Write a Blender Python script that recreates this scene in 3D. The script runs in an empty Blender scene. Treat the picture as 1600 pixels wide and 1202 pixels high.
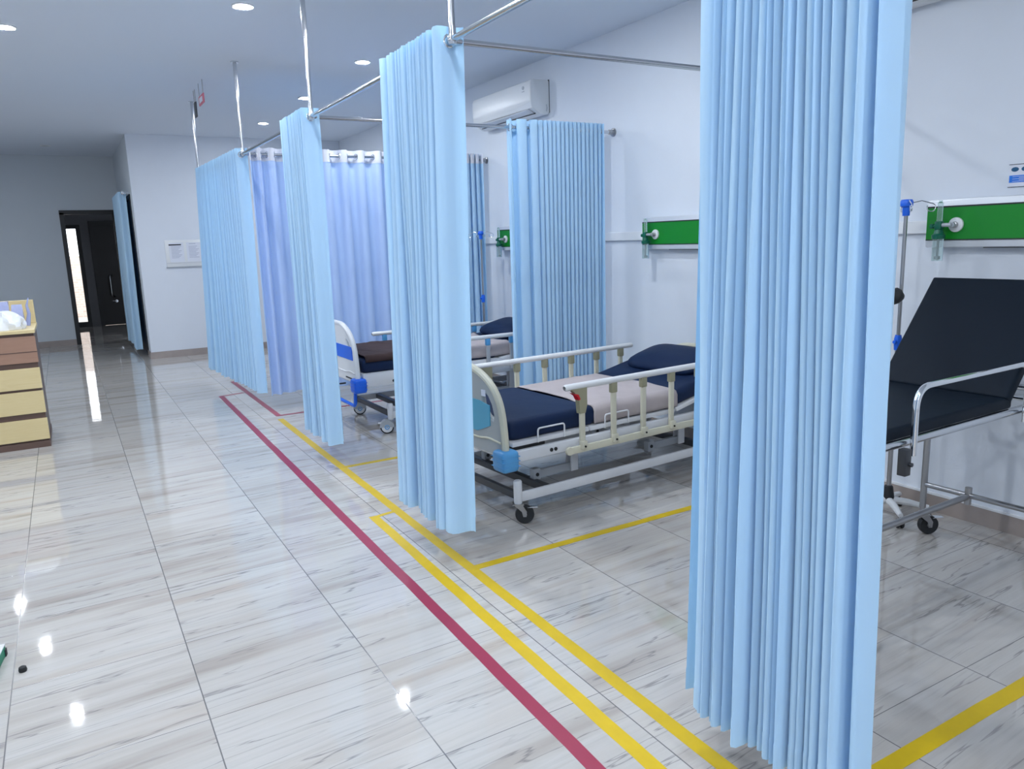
import bpy, bmesh, math, random
from math import sin, cos, pi, radians
from mathutils import Vector, Matrix
random.seed(7)
LAMP = 760.0
C = bpy.context.scene.collection

# ------------------------------------------------------------------ materials
def new_mat(name):
    m = bpy.data.materials.new(name); m.use_nodes = True
    nt = m.node_tree
    return m, nt, nt.nodes['Principled BSDF']

def mat(name, col, rough=0.5, metal=0.0, bump=0.0, bscale=200.0, var=0.0, vscale=6.0, spec=0.5, trans=0.0, alpha=1.0):
    m, nt, p = new_mat(name)
    p.inputs['Base Color'].default_value = (*col, 1)
    p.inputs['Roughness'].default_value = rough
    p.inputs['Metallic'].default_value = metal
    p.inputs['Specular IOR Level'].default_value = spec
    p.inputs['Transmission Weight'].default_value = trans
    p.inputs['Alpha'].default_value = alpha
    tc = nt.nodes.new('ShaderNodeTexCoord')
    if var > 0:
        n = nt.nodes.new('ShaderNodeTexNoise'); n.inputs['Scale'].default_value = vscale; n.inputs['Detail'].default_value = 5
        nt.links.new(tc.outputs['Object'], n.inputs['Vector'])
        mx = nt.nodes.new('ShaderNodeMix'); mx.data_type = 'RGBA'
        mx.inputs['A'].default_value = (*[c * (1 - var) for c in col], 1)
        mx.inputs['B'].default_value = (*[min(1, c * (1 + var)) for c in col], 1)
        nt.links.new(n.outputs['Fac'], mx.inputs['Factor'])
        nt.links.new(mx.outputs['Result'], p.inputs['Base Color'])
    if bump > 0:
        n = nt.nodes.new('ShaderNodeTexNoise'); n.inputs['Scale'].default_value = bscale; n.inputs['Detail'].default_value = 3
        nt.links.new(tc.outputs['Object'], n.inputs['Vector'])
        b = nt.nodes.new('ShaderNodeBump'); b.inputs['Strength'].default_value = bump; b.inputs['Distance'].default_value = 0.01
        nt.links.new(n.outputs['Fac'], b.inputs['Height'])
        nt.links.new(b.outputs['Normal'], p.inputs['Normal'])
    return m

def emit_mat(name, col, strength):
    m = bpy.data.materials.new(name); m.use_nodes = True; nt = m.node_tree; nt.nodes.clear()
    o = nt.nodes.new('ShaderNodeOutputMaterial'); e = nt.nodes.new('ShaderNodeEmission')
    e.inputs['Color'].default_value = (*col, 1); e.inputs['Strength'].default_value = strength
    nt.links.new(e.outputs[0], o.inputs[0]); return m

def curtain_mat(name, col, tcol, tfac):
    m = bpy.data.materials.new(name); m.use_nodes = True; nt = m.node_tree; nt.nodes.clear()
    o = nt.nodes.new('ShaderNodeOutputMaterial')
    d = nt.nodes.new('ShaderNodeBsdfDiffuse'); d.inputs['Color'].default_value = (*col, 1); d.inputs['Roughness'].default_value = 0.6
    t = nt.nodes.new('ShaderNodeBsdfTranslucent'); t.inputs['Color'].default_value = (*tcol, 1)
    mx = nt.nodes.new('ShaderNodeMixShader'); mx.inputs[0].default_value = tfac
    nt.links.new(d.outputs[0], mx.inputs[1]); nt.links.new(t.outputs[0], mx.inputs[2])
    sh = nt.nodes.new('ShaderNodeBsdfGlossy'); sh.inputs['Roughness'].default_value = 0.55
    sh.inputs['Color'].default_value = (0.9, 0.95, 1, 1)
    mx2 = nt.nodes.new('ShaderNodeMixShader'); mx2.inputs[0].default_value = 0.03
    nt.links.new(mx.outputs[0], mx2.inputs[1]); nt.links.new(sh.outputs[0], mx2.inputs[2])
    # fine weave
    tc = nt.nodes.new('ShaderNodeTexCoord'); n = nt.nodes.new('ShaderNodeTexNoise')
    n.inputs['Scale'].default_value = 350; n.inputs['Detail'].default_value = 2
    nt.links.new(tc.outputs['Object'], n.inputs['Vector'])
    b = nt.nodes.new('ShaderNodeBump'); b.inputs['Strength'].default_value = 0.08; b.inputs['Distance'].default_value = 0.004
    nt.links.new(n.outputs['Fac'], b.inputs['Height']); nt.links.new(b.outputs['Normal'], d.inputs['Normal'])
    nt.links.new(mx2.outputs[0], o.inputs[0])
    return m

TX0, TY0, TS = 0.2471, 1.9634, 0.6
def floor_mat():
    m, nt, p = new_mat('glossy_stone_tiles'); N = nt.nodes; L = nt.links
    def math_(op, a, b=None, c=None):
        n = N.new('ShaderNodeMath'); n.operation = op
        for i, v in enumerate((a, b, c)):
            if v is None: continue
            if isinstance(v, (int, float)): n.inputs[i].default_value = v
            else: L.new(v, n.inputs[i])
        return n.outputs[0]
    geo = N.new('ShaderNodeNewGeometry'); sx = N.new('ShaderNodeSeparateXYZ'); L.new(geo.outputs['Position'], sx.inputs[0])
    u = math_('DIVIDE', math_('SUBTRACT', sx.outputs['X'], TX0), TS)
    v = math_('DIVIDE', math_('SUBTRACT', sx.outputs['Y'], TY0), TS)
    iu, iv = math_('FLOOR', u), math_('FLOOR', v)
    fu, fv = math_('FRACT', u), math_('FRACT', v)
    def edge(f): return math_('MINIMUM', f, math_('SUBTRACT', 1.0, f))
    e1 = math_('LESS_THAN', edge(fu), 0.0036); e2 = math_('LESS_THAN', edge(fv), 0.0024)
    grout = math_('MAXIMUM', e1, e2)
    cid = N.new('ShaderNodeCombineXYZ'); L.new(iu, cid.inputs[0]); L.new(iv, cid.inputs[1])
    wn = N.new('ShaderNodeTexWhiteNoise'); wn.noise_dimensions = '3D'; L.new(cid.outputs[0], wn.inputs['Vector'])
    wsep = N.new('ShaderNodeSeparateColor'); L.new(wn.outputs['Color'], wsep.inputs[0])
    # streak coordinates: stretched along X, offset for each tile
    cv = N.new('ShaderNodeCombineXYZ')
    L.new(math_('ADD', math_('MULTIPLY', sx.outputs['X'], 1.0), math_('MULTIPLY', wsep.outputs[0], 37.0)), cv.inputs[0])
    L.new(math_('ADD', math_('MULTIPLY', sx.outputs['Y'], 9.0), math_('ADD', math_('MULTIPLY', wsep.outputs[1], 53.0), math_('MULTIPLY', sx.outputs['X'], -0.5))), cv.inputs[1])
    L.new(math_('MULTIPLY', wsep.outputs[2], 20.0), cv.inputs[2])
    def noise(scale, detail, dist=0.0, rough=0.55):
        n = N.new('ShaderNodeTexNoise'); n.inputs['Scale'].default_value = scale; n.inputs['Detail'].default_value = detail
        n.inputs['Distortion'].default_value = dist; n.inputs['Roughness'].default_value = rough
        L.new(cv.outputs[0], n.inputs['Vector']); return n.outputs['Fac']
    def ramp(fac, stops):
        r = N.new('ShaderNodeValToRGB'); el = r.color_ramp.elements
        while len(el) < len(stops): el.new(0.5)
        for e, (pos, c) in zip(el, stops): e.position = pos; e.color = (*c, 1)
        L.new(fac, r.inputs[0]); return r.outputs[0]
    def noise2(sx_, sy_, scale, detail, rough=0.5, dist=0.0, k=1.0):
        mp = N.new('ShaderNodeVectorMath'); mp.operation = 'MULTIPLY'; mp.inputs[1].default_value = (sx_, sy_, k); L.new(cv.outputs[0], mp.inputs[0])
        n = N.new('ShaderNodeTexNoise'); n.inputs['Scale'].default_value = scale; n.inputs['Detail'].default_value = detail
        n.inputs['Roughness'].default_value = rough; n.inputs['Distortion'].default_value = dist
        L.new(mp.outputs[0], n.inputs['Vector']); return n.outputs['Fac']
    broad = ramp(noise2(.55, .55, 1.2, 3), [(0.30, (0.42, 0.385, 0.355)), (0.44, (0.525, 0.50, 0.475)), (0.58, (0.545, 0.53, 0.515)), (0.72, (0.475, 0.43, 0.39))])
    fine = ramp(noise2(1, 2.2, 2.2, 8, .65, .4), [(0.28, (0.84, 0.84, 0.84)), (0.45, (0.98, 0.98, 0.98)), (0.65, (1.04, 1.04, 1.04))])
    bm = N.new('ShaderNodeMix'); bm.data_type = 'RGBA'; bm.blend_type = 'MULTIPLY'; bm.inputs['Factor'].default_value = 1
    L.new(broad, bm.inputs['A']); L.new(fine, bm.inputs['B']); base = bm.outputs['Result']
    cn = noise2(.42, .62, 1.1, 5, .50, .12)
    cl = math_('ABSOLUTE', math_('SUBTRACT', math_('FRACT', math_('MULTIPLY', cn, 8.0)), 0.5))
    vmask = math_('MULTIPLY', math_('SUBTRACT', 1.0, math_('MINIMUM', math_('DIVIDE', cl, 0.055), 1.0)),
                  math_('MINIMUM', math_('MULTIPLY', math_('MAXIMUM', math_('SUBTRACT', noise2(.8, .9, .8, 2, .5, 0, 3.1), 0.40), 0.0), 7.0), 0.72))
    mx = N.new('ShaderNodeMix'); mx.data_type = 'RGBA'; L.new(vmask, mx.inputs['Factor']); L.new(base, mx.inputs['A'])
    mx.inputs['B'].default_value = (0.20, 0.195, 0.20, 1)
    tint = N.new('ShaderNodeMix'); tint.data_type = 'RGBA'; tint.blend_type = 'MULTIPLY'; tint.inputs['Factor'].default_value = 1
    L.new(mx.outputs['Result'], tint.inputs['A'])
    tv = math_('ADD', 0.90, math_('MULTIPLY', wn.outputs['Value'], 0.10))
    tcx = N.new('ShaderNodeCombineColor'); L.new(tv, tcx.inputs[0]); L.new(tv, tcx.inputs[1]); L.new(tv, tcx.inputs[2])
    L.new(tcx.outputs[0], tint.inputs['B'])
    gm = N.new('ShaderNodeMix'); gm.data_type = 'RGBA'; L.new(math_('MULTIPLY', grout, 0.85), gm.inputs['Factor']); L.new(tint.outputs['Result'], gm.inputs['A'])
    gm.inputs['B'].default_value = (0.11, 0.11, 0.12, 1)
    L.new(gm.outputs['Result'], p.inputs['Base Color'])
    p.inputs['Roughness'].default_value = 0.07; p.inputs['IOR'].default_value = 1.62
    L.new(math_('ADD', 0.035, math_('MULTIPLY', grout, 0.2)), p.inputs['Roughness'])
    bn = N.new('ShaderNodeTexNoise'); bn.inputs['Scale'].default_value = 9; L.new(geo.outputs['Position'], bn.inputs['Vector'])
    b = N.new('ShaderNodeBump'); b.inputs['Strength'].default_value = 0.02; b.inputs['Distance'].default_value = 0.02
    L.new(bn.outputs['Fac'], b.inputs['Height']); L.new(b.outputs['Normal'], p.inputs['Normal'])
    return m

def wood_mat(name, c1, c2, rough=0.4):
    m, nt, p = new_mat(name); N = nt.nodes; L = nt.links
    tc = N.new('ShaderNodeTexCoord'); mp = N.new('ShaderNodeMapping'); mp.inputs['Scale'].default_value = (1.2, 6, 14)
    L.new(tc.outputs['Object'], mp.inputs[0])
    n = N.new('ShaderNodeTexNoise'); n.inputs['Scale'].default_value = 4; n.inputs['Detail'].default_value = 8; n.inputs['Distortion'].default_value = 1.5
    L.new(mp.outputs[0], n.inputs['Vector'])
    mx = N.new('ShaderNodeMix'); mx.data_type = 'RGBA'; mx.inputs['A'].default_value = (*c1, 1); mx.inputs['B'].default_value = (*c2, 1)
    L.new(n.outputs['Fac'], mx.inputs['Factor']); L.new(mx.outputs['Result'], p.inputs['Base Color'])
    p.inputs['Roughness'].default_value = rough
    return m

def brick_mat():
    m, nt, p = new_mat('pale_brick'); N = nt.nodes; L = nt.links
    tc = N.new('ShaderNodeTexCoord'); mp = N.new('ShaderNodeMapping'); mp.inputs['Rotation'].default_value = (pi/2, 0, 0)
    L.new(tc.outputs['Object'], mp.inputs[0])
    b = N.new('ShaderNodeTexBrick'); b.inputs['Scale'].default_value = 4; b.inputs['Color1'].default_value = (.62, .5, .42, 1)
    b.inputs['Color2'].default_value = (.7, .6, .52, 1); b.inputs['Mortar'].default_value = (.75, .72, .7, 1)
    L.new(mp.outputs[0], b.inputs['Vector']); L.new(b.outputs['Color'], p.inputs['Base Color']); p.inputs['Roughness'].default_value = .9
    return m

M = {}
M['floor'] = floor_mat()
M['wall'] = mat('white_paint', (0.715, 0.76, 0.835), 0.75, bump=0.03, bscale=120, var=0.02)
M['wall_grey'] = mat('grey_paint', (0.60, 0.65, 0.70), 0.8, bump=0.03, bscale=120, var=0.02)
M['ceiling'] = mat('ceiling_paint', (0.72, 0.78, 0.87), 0.85, bump=0.02, bscale=90)
M['skirt'] = mat('skirting_tile', (0.36, 0.31, 0.29), 0.25, var=0.25, vscale=5)
M['white_trim'] = mat('white_plastic_trim', (0.78, 0.80, 0.83), 0.4)
M['dark_wall'] = mat('dark_grey_wall', (0.20, 0.205, 0.22), 0.7)
M['black_frame'] = mat('black_lacquer', (0.006, 0.006, 0.008), 0.45)
M['curtain'] = curtain_mat('light_blue_fabric', (0.57, 0.795, 0.97), (0.27, 0.62, 0.97), 0.25)
M['curtain_b'] = curtain_mat('light_blue_fabric_backlit', (0.58, 0.71, 0.96), (0.32, 0.58, 0.96), 0.30)  # same blue fabric, with its lavender backlit tone put into the colour
M['header'] = curtain_mat('white_header_tape', (0.82, 0.83, 0.88), (0.8, 0.82, 0.9), 0.25)
M['steel'] = mat('stainless_steel', (0.62, 0.64, 0.67), 0.16, 1.0)
M['chrome'] = mat('chrome', (0.8, 0.82, 0.84), 0.08, 1.0)
M['dull_steel'] = mat('brushed_steel', (0.42, 0.42, 0.43), 0.32, 1.0)
M['red_tape'] = mat('crimson_vinyl_tape', (0.31, 0.024, 0.066), 0.35, var=0.08, vscale=20)
M['yellow_tape'] = mat('yellow_vinyl_tape', (0.63, 0.44, 0.004), 0.35, var=0.12, vscale=12)
M['cream'] = mat('cream_plastic', (0.66, 0.645, 0.52), 0.35)
M['grey_panel'] = mat('grey_plastic_panel', (0.38, 0.41, 0.42), 0.4)
M['white_plastic'] = mat('white_plastic', (0.76, 0.78, 0.8), 0.3)
M['white_metal'] = mat('white_enamel', (0.72, 0.74, 0.78), 0.3, var=0.03, vscale=10)
M['grey_metal'] = mat('grey_enamel', (0.40, 0.43, 0.47), 0.3)
M['dark_metal'] = mat('dark_metal', (0.055, 0.06, 0.07), 0.4, 0.3)
M['cyan_panel'] = mat('turquoise_plastic', (0.075, 0.37, 0.55), 0.35)
M['blue_bumper'] = mat('blue_plastic', (0.10, 0.37, 0.72), 0.35)
M['royal'] = mat('royal_blue_plastic', (0.01, 0.14, 0.80), 0.35)
M['navy'] = mat('navy_vinyl', (0.005, 0.018, 0.062), 0.6, bump=0.12, bscale=12, spec=0.25)
M['black_vinyl'] = mat('black_vinyl', (0.003, 0.009, 0.019), 0.6, bump=0.1, bscale=9, spec=0.2)
M['sheet'] = mat('mauve_sheet', (0.46, 0.41, 0.42), 0.85, bump=0.6, bscale=7, var=0.06)
M['blanket'] = mat('brown_blanket', (0.04, 0.019, 0.019), 0.85, bump=0.35, bscale=14, var=0.3)
M['rubber'] = mat('black_rubber', (0.015, 0.017, 0.02), 0.6)
M['hub'] = mat('grey_hub', (0.33, 0.35, 0.37), 0.4, 0.3)
M['red_plastic'] = mat('red_plastic', (0.65, 0.01, 0.02), 0.35)
M['olive'] = mat('khaki_plastic', (0.34, 0.33, 0.22), 0.4)
M['green'] = mat('green_panel', (0.002, 0.235, 0.015), 0.35)
M['alu'] = mat('satin_aluminium', (0.70, 0.73, 0.78), 0.35, 0.2)
M['clear'] = mat('clear_acrylic', (0.75, 0.9, 0.88), 0.08, trans=0.85)
M['dark_green'] = mat('dark_green_plastic', (0.0, 0.12, 0.07), 0.35)
M['yellow_wood'] = wood_mat('pale_yellow_laminate', (0.68, 0.54, 0.27), (0.76, 0.63, 0.36))
M['brown_wood'] = wood_mat('brown_laminate', (0.32, 0.18, 0.125), (0.40, 0.24, 0.17))
M['dark_wood'] = wood_mat('dark_brown_laminate', (0.10, 0.06, 0.05), (0.15, 0.09, 0.07))
M['bag'] = mat('white_polythene', (0.85, 0.87, 0.9), 0.2, bump=0.3, bscale=14)
M['lavender'] = mat('lavender_film', (0.42, 0.46, 0.72), 0.25, bump=0.3, bscale=18)
M['paper'] = mat('white_paper', (0.72, 0.75, 0.84), 0.7)
M['ink'] = mat('black_ink', (0.01, 0.012, 0.02), 0.6)
M['grey_ink'] = mat('grey_ink', (0.42, 0.45, 0.56), 0.7)
M['sign_blue'] = mat('sign_blue', (0.01, 0.18, 0.72), 0.4)
M['sign_red'] = mat('sign_red', (0.62, 0.16, 0.22), 0.5)
M['teal'] = mat('dark_teal_ink', (0.01, 0.10, 0.22), 0.5)
M['green_box'] = mat('green_card', (0.0, 0.25, 0.13), 0.5)
M['glass'] = mat('clear_glass', (1, 1, 1), 0.02, trans=1.0)
M['brick'] = brick_mat()
M['ground'] = mat('pale_concrete', (0.6, 0.56, 0.5), 0.9, var=0.1)
M['lamp'] = emit_mat('lit_lens', (0.90, 0.95, 1.0), LAMP)
M['lamp_off'] = mat('unlit_lens', (0.5, 0.55, 0.6), 0.3)

# ------------------------------------------------------------------ mesh builder
class MB:
    def __init__(s): s.bm = bmesh.new()
    def _xf(s, verts, mtx):
        if mtx is not None: bmesh.ops.transform(s.bm, matrix=mtx, verts=verts)
    def box(s, x0, x1, y0, y1, z0, z1, bev=0.0, mtx=None, seg=2):
        r = bmesh.ops.create_cube(s.bm, size=1.0); vs = r['verts']
        for v in vs:
            v.co = Vector((x0 + (v.co.x + .5) * (x1 - x0), y0 + (v.co.y + .5) * (y1 - y0), z0 + (v.co.z + .5) * (z1 - z0)))
        if bev > 0:
            es = list({e for v in vs for e in v.link_edges})
            r2 = bmesh.ops.bevel(s.bm, geom=es, offset=bev, segments=seg, profile=0.5, affect='EDGES')
            vs = list({v for f in r2['faces'] for v in f.verts} | {v for v in vs if v.is_valid})
        s._xf(vs, mtx); return s
    def tube(s, pts, r, seg=12, closed=False, radii=None):
        pts = [Vector(p) for p in pts]; n = len(pts); rings = []
        prev = None
        for i, p in enumerate(pts):
            if closed: t = pts[(i + 1) % n] - pts[i - 1]
            else: t = pts[min(i + 1, n - 1)] - pts[max(i - 1, 0)]
            t.normalize()
            if prev is None:
                a = Vector((0, 0, 1)) if abs(t.z) < .9 else Vector((1, 0, 0))
                u = t.cross(a).normalized()
            else:
                u = (prev - t * prev.dot(t)).normalized()
            prev = u; w = t.cross(u); rr = radii[i] if radii else r
            rings.append([s.bm.verts.new(p + (u * cos(2 * pi * k / seg) + w * sin(2 * pi * k / seg)) * rr) for k in range(seg)])
        m = n if closed else n - 1
        for i in range(m):
            a, b = rings[i], rings[(i + 1) % n]
            for k in range(seg): s.bm.faces.new((a[k], a[(k + 1) % seg], b[(k + 1) % seg], b[k]))
        if not closed:
            s.bm.faces.new(list(reversed(rings[0]))); s.bm.faces.new(rings[-1])
        return s
    def lathe(s, prof, seg=24, mtx=None):
        rings = []; vs = []
        for r, z in prof:
            if r < 1e-6: ring = [s.bm.verts.new((0, 0, z))]
            else: ring = [s.bm.verts.new((r * cos(2 * pi * k / seg), r * sin(2 * pi * k / seg), z)) for k in range(seg)]
            rings.append(ring); vs += ring
        for a, b in zip(rings, rings[1:]):
            for k in range(seg):
                q = [a[k % len(a)], a[(k + 1) % seg % len(a)], b[(k + 1) % seg % len(b)], b[k % len(b)]]
                q = [v for i, v in enumerate(q) if v not in q[:i]]
                if len(q) > 2: s.bm.faces.new(q)
        for ring in (rings[0], rings[-1]):
            if len(ring) > 1:
                try: s.bm.faces.new(ring)
                except ValueError: pass
        s._xf(vs, mtx); return s
    def torus(s, R, r, mtx=None, seg=20, ms=8):
        vs = []; rings = []
        for i in range(seg):
            a = 2 * pi * i / seg
            rings.append([s.bm.verts.new(((R + r * cos(2 * pi * k / ms)) * cos(a), (R + r * cos(2 * pi * k / ms)) * sin(a), r * sin(2 * pi * k / ms))) for k in range(ms)])
            vs += rings[-1]
        for i in range(seg):
            a, b = rings[i], rings[(i + 1) % seg]
            for k in range(ms): s.bm.faces.new((a[k], b[k], b[(k + 1) % ms], a[(k + 1) % ms]))
        s._xf(vs, mtx); return s
    def outline(s, outer, holes, depth, mtx=None):
        """flat outline with holes in local XY, extruded by depth in +Z"""
        edges = []
        for loop in [outer] + holes:
            vs = [s.bm.verts.new((x, y, 0)) for x, y in loop]
            edges += [s.bm.edges.new((vs[i], vs[(i + 1) % len(vs)])) for i in range(len(vs))]
        r = bmesh.ops.triangle_fill(s.bm, use_beauty=True, use_dissolve=False, edges=edges)
        fs = [g for g in r['geom'] if isinstance(g, bmesh.types.BMFace)]
        base = list({v for f in fs for v in f.verts})
        ex = bmesh.ops.extrude_face_region(s.bm, geom=fs)
        nv = [g for g in ex['geom'] if isinstance(g, bmesh.types.BMVert)]
        for v in nv: v.co.z += depth
        s._xf(base + nv, mtx); return s
    def grid(s, fn, nu, nv, close_u=False):
        V = [[s.bm.verts.new(fn(i, j)) for j in range(nv)] for i in range(nu)]
        for i in range(nu - (0 if close_u else 1)):
            for j in range(nv - 1):
                a = V[i]; b = V[(i + 1) % nu]
                s.bm.faces.new((a[j], b[j], b[j + 1], a[j + 1]))
        return s
    def build(s, name, m, parent=None, loc=None, smooth=True, ang=35, recalc=True):
        if recalc: bmesh.ops.recalc_face_normals(s.bm, faces=s.bm.faces[:])
        me = bpy.data.meshes.new(name); s.bm.to_mesh(me); s.bm.free()
        me.materials.append(M[m] if isinstance(m, str) else m)
        if smooth:
            for p in me.polygons: p.use_smooth = True
            me.set_sharp_from_angle(angle=radians(ang))
        o = bpy.data.objects.new(name, me); C.objects.link(o)
        if parent: o.parent = parent
        if loc is not None: o.location = loc
        return o

def tag(o, label, cat, group=None, kind=None):
    if label: o['label'] = label
    if cat: o['category'] = cat
    if group: o['group'] = group
    if kind: o['kind'] = kind
    return o
def thing(name, label, cat, loc=(0, 0, 0), rz=0.0, group=None):
    o = bpy.data.objects.new(name, None); C.objects.link(o); o.empty_display_size = 0.1
    o.location = loc; o.rotation_euler = (0, 0, rz); return tag(o, label, cat, group)
def struct(name, mb, m, label=None, smooth=False):
    o = mb.build(name, m, smooth=smooth); o['kind'] = 'structure'
    if label: o['label'] = label
    return o
def copy_child(src, parent, loc=None, mtx=None, name=None):
    o = src.copy(); C.objects.link(o); o.parent = parent
    if loc is not None: o.location = loc
    if mtx is not None: o.matrix_local = mtx
    return o
def axis_mtx(loc, axis):
    """matrix taking local +Z to axis at loc"""
    return Matrix.Translation(loc) @ Vector((0, 0, 1)).rotation_difference(Vector(axis)).to_matrix().to_4x4()
def arc(c, r, a0, a1, n, plane):
    out = []
    for i in range(n + 1):
        a = a0 + (a1 - a0) * i / n
        p, q = r * cos(a), r * sin(a)
        out.append(Vector(c) + {'xz': Vector((p, 0, q)), 'yz': Vector((0, p, q)), 'xy': Vector((p, q, 0))}[plane])
    return out
def round_path(pts, r, n=6):
    """polyline with rounded corners"""
    pts = [Vector(p) for p in pts]; out = [pts[0]]
    for a, b, c in zip(pts, pts[1:], pts[2:]):
        d1 = (a - b); d2 = (c - b); rr = min(r, d1.length * .49, d2.length * .49)
        p1 = b + d1.normalized() * rr; p2 = b + d2.normalized() * rr
        for i in range(n + 1):
            t = i / n; out.append(p1 * (1 - t) ** 2 + b * 2 * t * (1 - t) + p2 * t * t)
    out.append(pts[-1]); return out

# ------------------------------------------------------------------ dimensions
XW, HC = 4.064, 3.20                 # right wall, ceiling height
XB, YB, YF = 0.98, 12.33, 15.29      # projecting block corner, far wall
XL, YR = -3.6, -3.6                  # left and rear walls (behind the camera)
YV = 18.85                           # inner wall of the lobby beyond the doorway
XRAIL, ZRAIL = 1.538, 2.415
JY = [0.94, 3.072, 5.195, 7.40]
J4 = (1.47, 9.50)

# ------------------------------------------------------------------ setting
struct('floor', MB().box(XL - .1, XW + .1, YR - .1, YV + .1, -0.1, 0), 'floor')
struct('ceiling', MB().box(XL - .1, XW + .1, YR - .1, YV + .1, HC, HC + .1), 'ceiling')
struct('wall_right', MB().box(XW, XW + .1, YR - .1, YB + .1, 0, HC), 'wall')
struct('wall_left', MB().box(XL - .1, XL, YR - .1, YF, 0, HC), 'wall')
struct('wall_rear', MB().box(XL, XW, YR - .1, YR, 0, HC), 'wall')
struct('wall_back', MB().box(XB, XW, YB, YB + .1, 0, HC), 'wall')
# side of the block with a dark door recess
DY0, DY1, DZ = 12.75, 14.9, 2.33
struct('wall_corridor', MB().box(XB, XB + .12, YB + .1, DY0, 0, HC).box(XB, XB + .12, DY1, YF + .1, 0, HC).box(XB, XB + .12, DY0, DY1, DZ, HC), 'wall_grey')
d = struct('door_2', MB().box(XB + .01, XB + .06, DY0, DY1, 0.005, DZ), 'black_frame')
fr = MB().box(XB - .012, XB + .07, DY0 - .07, DY0, 0, DZ + .07).box(XB - .012, XB + .07, DY1, DY1 + .07, 0, DZ + .07).box(XB - .012, XB + .07, DY0, DY1, DZ, DZ + .07)
fr.build('door_frame', 'black_frame', d, smooth=False)
# far wall with the open doorway
FX0, FX1, FZ = 0.10, 0.90, 2.26
struct('wall_far', MB().box(XL, FX0 - .04, YF, YF + .12, 0, HC).box(FX1 + .04, XB + .12, YF, YF + .12, 0, HC).box(FX0 - .04, FX1 + .04, YF, YF + .12, FZ + .04, HC), 'wall_grey')
struct('trim_1', MB().box(FX0 - .04, FX0 + .03, YF - .015, YF + .14, 0, FZ).box(FX1 - .03, FX1 + .04, YF - .015, YF + .14, 0, FZ).box(FX0 - .04, FX1 + .04, YF - .015, YF + .14, FZ - .03, FZ + .04), 'black_frame')
# lobby beyond
WX0, WX1, WZ0, WZ1 = 0.16, 0.335, 0.11, 2.085
struct('wall_lobby_left', MB().box(-1.0, -.9, YF + .12, YV, 0, HC), 'dark_wall')
struct('wall_lobby_right', MB().box(2.0, 2.1, YF + .12, YV, 0, HC), 'dark_wall')
struct('wall_lobby_back', MB().box(-.9, WX0 - .08, YV, YV + .1, 0, HC).box(WX1 + .08, .62, YV, YV + .1, 0, HC).box(1.45, 2.0, YV, YV + .1, 0, HC)
       .box(WX0 - .08, WX1 + .08, YV, YV + .1, WZ1 + .08, HC).box(.62, 1.45, YV, YV + .1, 2.2, HC), 'dark_wall')
w = struct('window_1', MB().box(WX0, WX1, YV + .03, YV + .04, WZ0, WZ1), 'glass')
MB().box(WX0 - .08, WX0, YV - .03, YV + .08, 0, WZ1 + .08).box(WX1, WX1 + .08, YV - .03, YV + .08, 0, WZ1 + .08).box(WX0, WX1, YV - .03, YV + .08, WZ1, WZ1 + .08).box(WX0, WX1, YV - .03, YV + .08, 0, WZ0).build('window_frame', 'black_frame', w, smooth=False)
d = struct('door_1', MB().box(.62, 1.45, YV + .0, YV + .06, 0.005, 2.2), 'black_frame')
MB().box(.58, .66, YV - .04, YV + .07, 0, 2.24).box(1.41, 1.49, YV - .04, YV + .07, 0, 2.24).box(.66, 1.41, YV - .04, YV + .07, 2.16, 2.24).build('door_frame', 'black_frame', d, smooth=False)
MB().tube(round_path([(.92, YV - .0, 1.08), (.86, YV - .10, 1.08), (.86, YV - .10, .62), (.92, YV - .0, .62)], .07), .022).build('door_handle', 'chrome', d)
MB().lathe([(0, 0), (.03, 0), (.03, .02), (0, .02)], 16, axis_mtx((.94, YV, .52), (0, -1, 0))).tube([(.94, YV - .03, .52), (.86, YV - .04, .53)], .009).build('door_lock', 'chrome', d)
# outside the lobby window
struct('ground', MB().box(-6, 7, YV + .1, 30, -0.15, -.05), 'ground')
tag(MB().box(-5, 6, 22.5, 22.7, -.05, 1.5).build('garden_wall', 'brick', smooth=False), 'pale brick boundary wall outside, seen through the narrow lobby window', 'wall')
# skirting
struct('baseboard_right', MB().box(XW - .014, XW, YR, YB, 0, .095), 'skirt')
struct('trim_2', MB().box(XW - .016, XW, YR, YB, .095, .106), 'white_trim')
struct('baseboard_back', MB().box(XB - .014, XW - .014, YB - .014, YB, 0, .10), 'skirt')
struct('baseboard_corridor', MB().box(XB - .014, XB, YB, DY0 - .07, 0, .10).box(XB - .014, XB, DY1 + .07, YF, 0, .10), 'skirt')
struct('baseboard_far', MB().box(XL, FX0 - .04, YF - .014, YF, 0, .10), 'skirt')
# cable trunking on the right wall, in the gaps between the head panels
tr = MB()
for a, b in ((-2, 1.38), (2.475, 3.68), (4.80, 5.98), (7.13, YB)):
    tr.box(XW - .026, XW, a, b, 1.535, 1.603, .003)
struct('trim_3', tr, 'white_trim')

# ------------------------------------------------------------------ floor tape
def tape(name, a, b, w, m, label, group, z=0.0008):
    a = Vector((*a, 0)); b = Vector((*b, 0)); d = (b - a).normalized(); n = Vector((-d.y, d.x, 0)) * w / 2
    mb = MB(); L = (b - a).length; k = max(2, int(L / .15)); rnd = random.Random(label)
    wob = [rnd.uniform(-.0015, .0015) for _ in range(k + 1)]
    def fn(i, j):
        p = a + (b - a) * (i / k) + n * (1, 1, -1, -1)[j] + n.normalized() * wob[i]
        p.z = (0.00005, z, z, 0.00005)[j]; return p
    mb.grid(fn, k + 1, 4)
    o = mb.build(name, m, smooth=False); return tag(o, label, 'floor tape', group)
RT, YT = 'red floor marking tapes', 'yellow floor marking tapes'
tape('floor_tape', (1.135, -2.6), (1.318, 8.60), .052, 'red_tape', 'long crimson tape line running down the aisle floor beside the yellow lines', RT)
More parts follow.
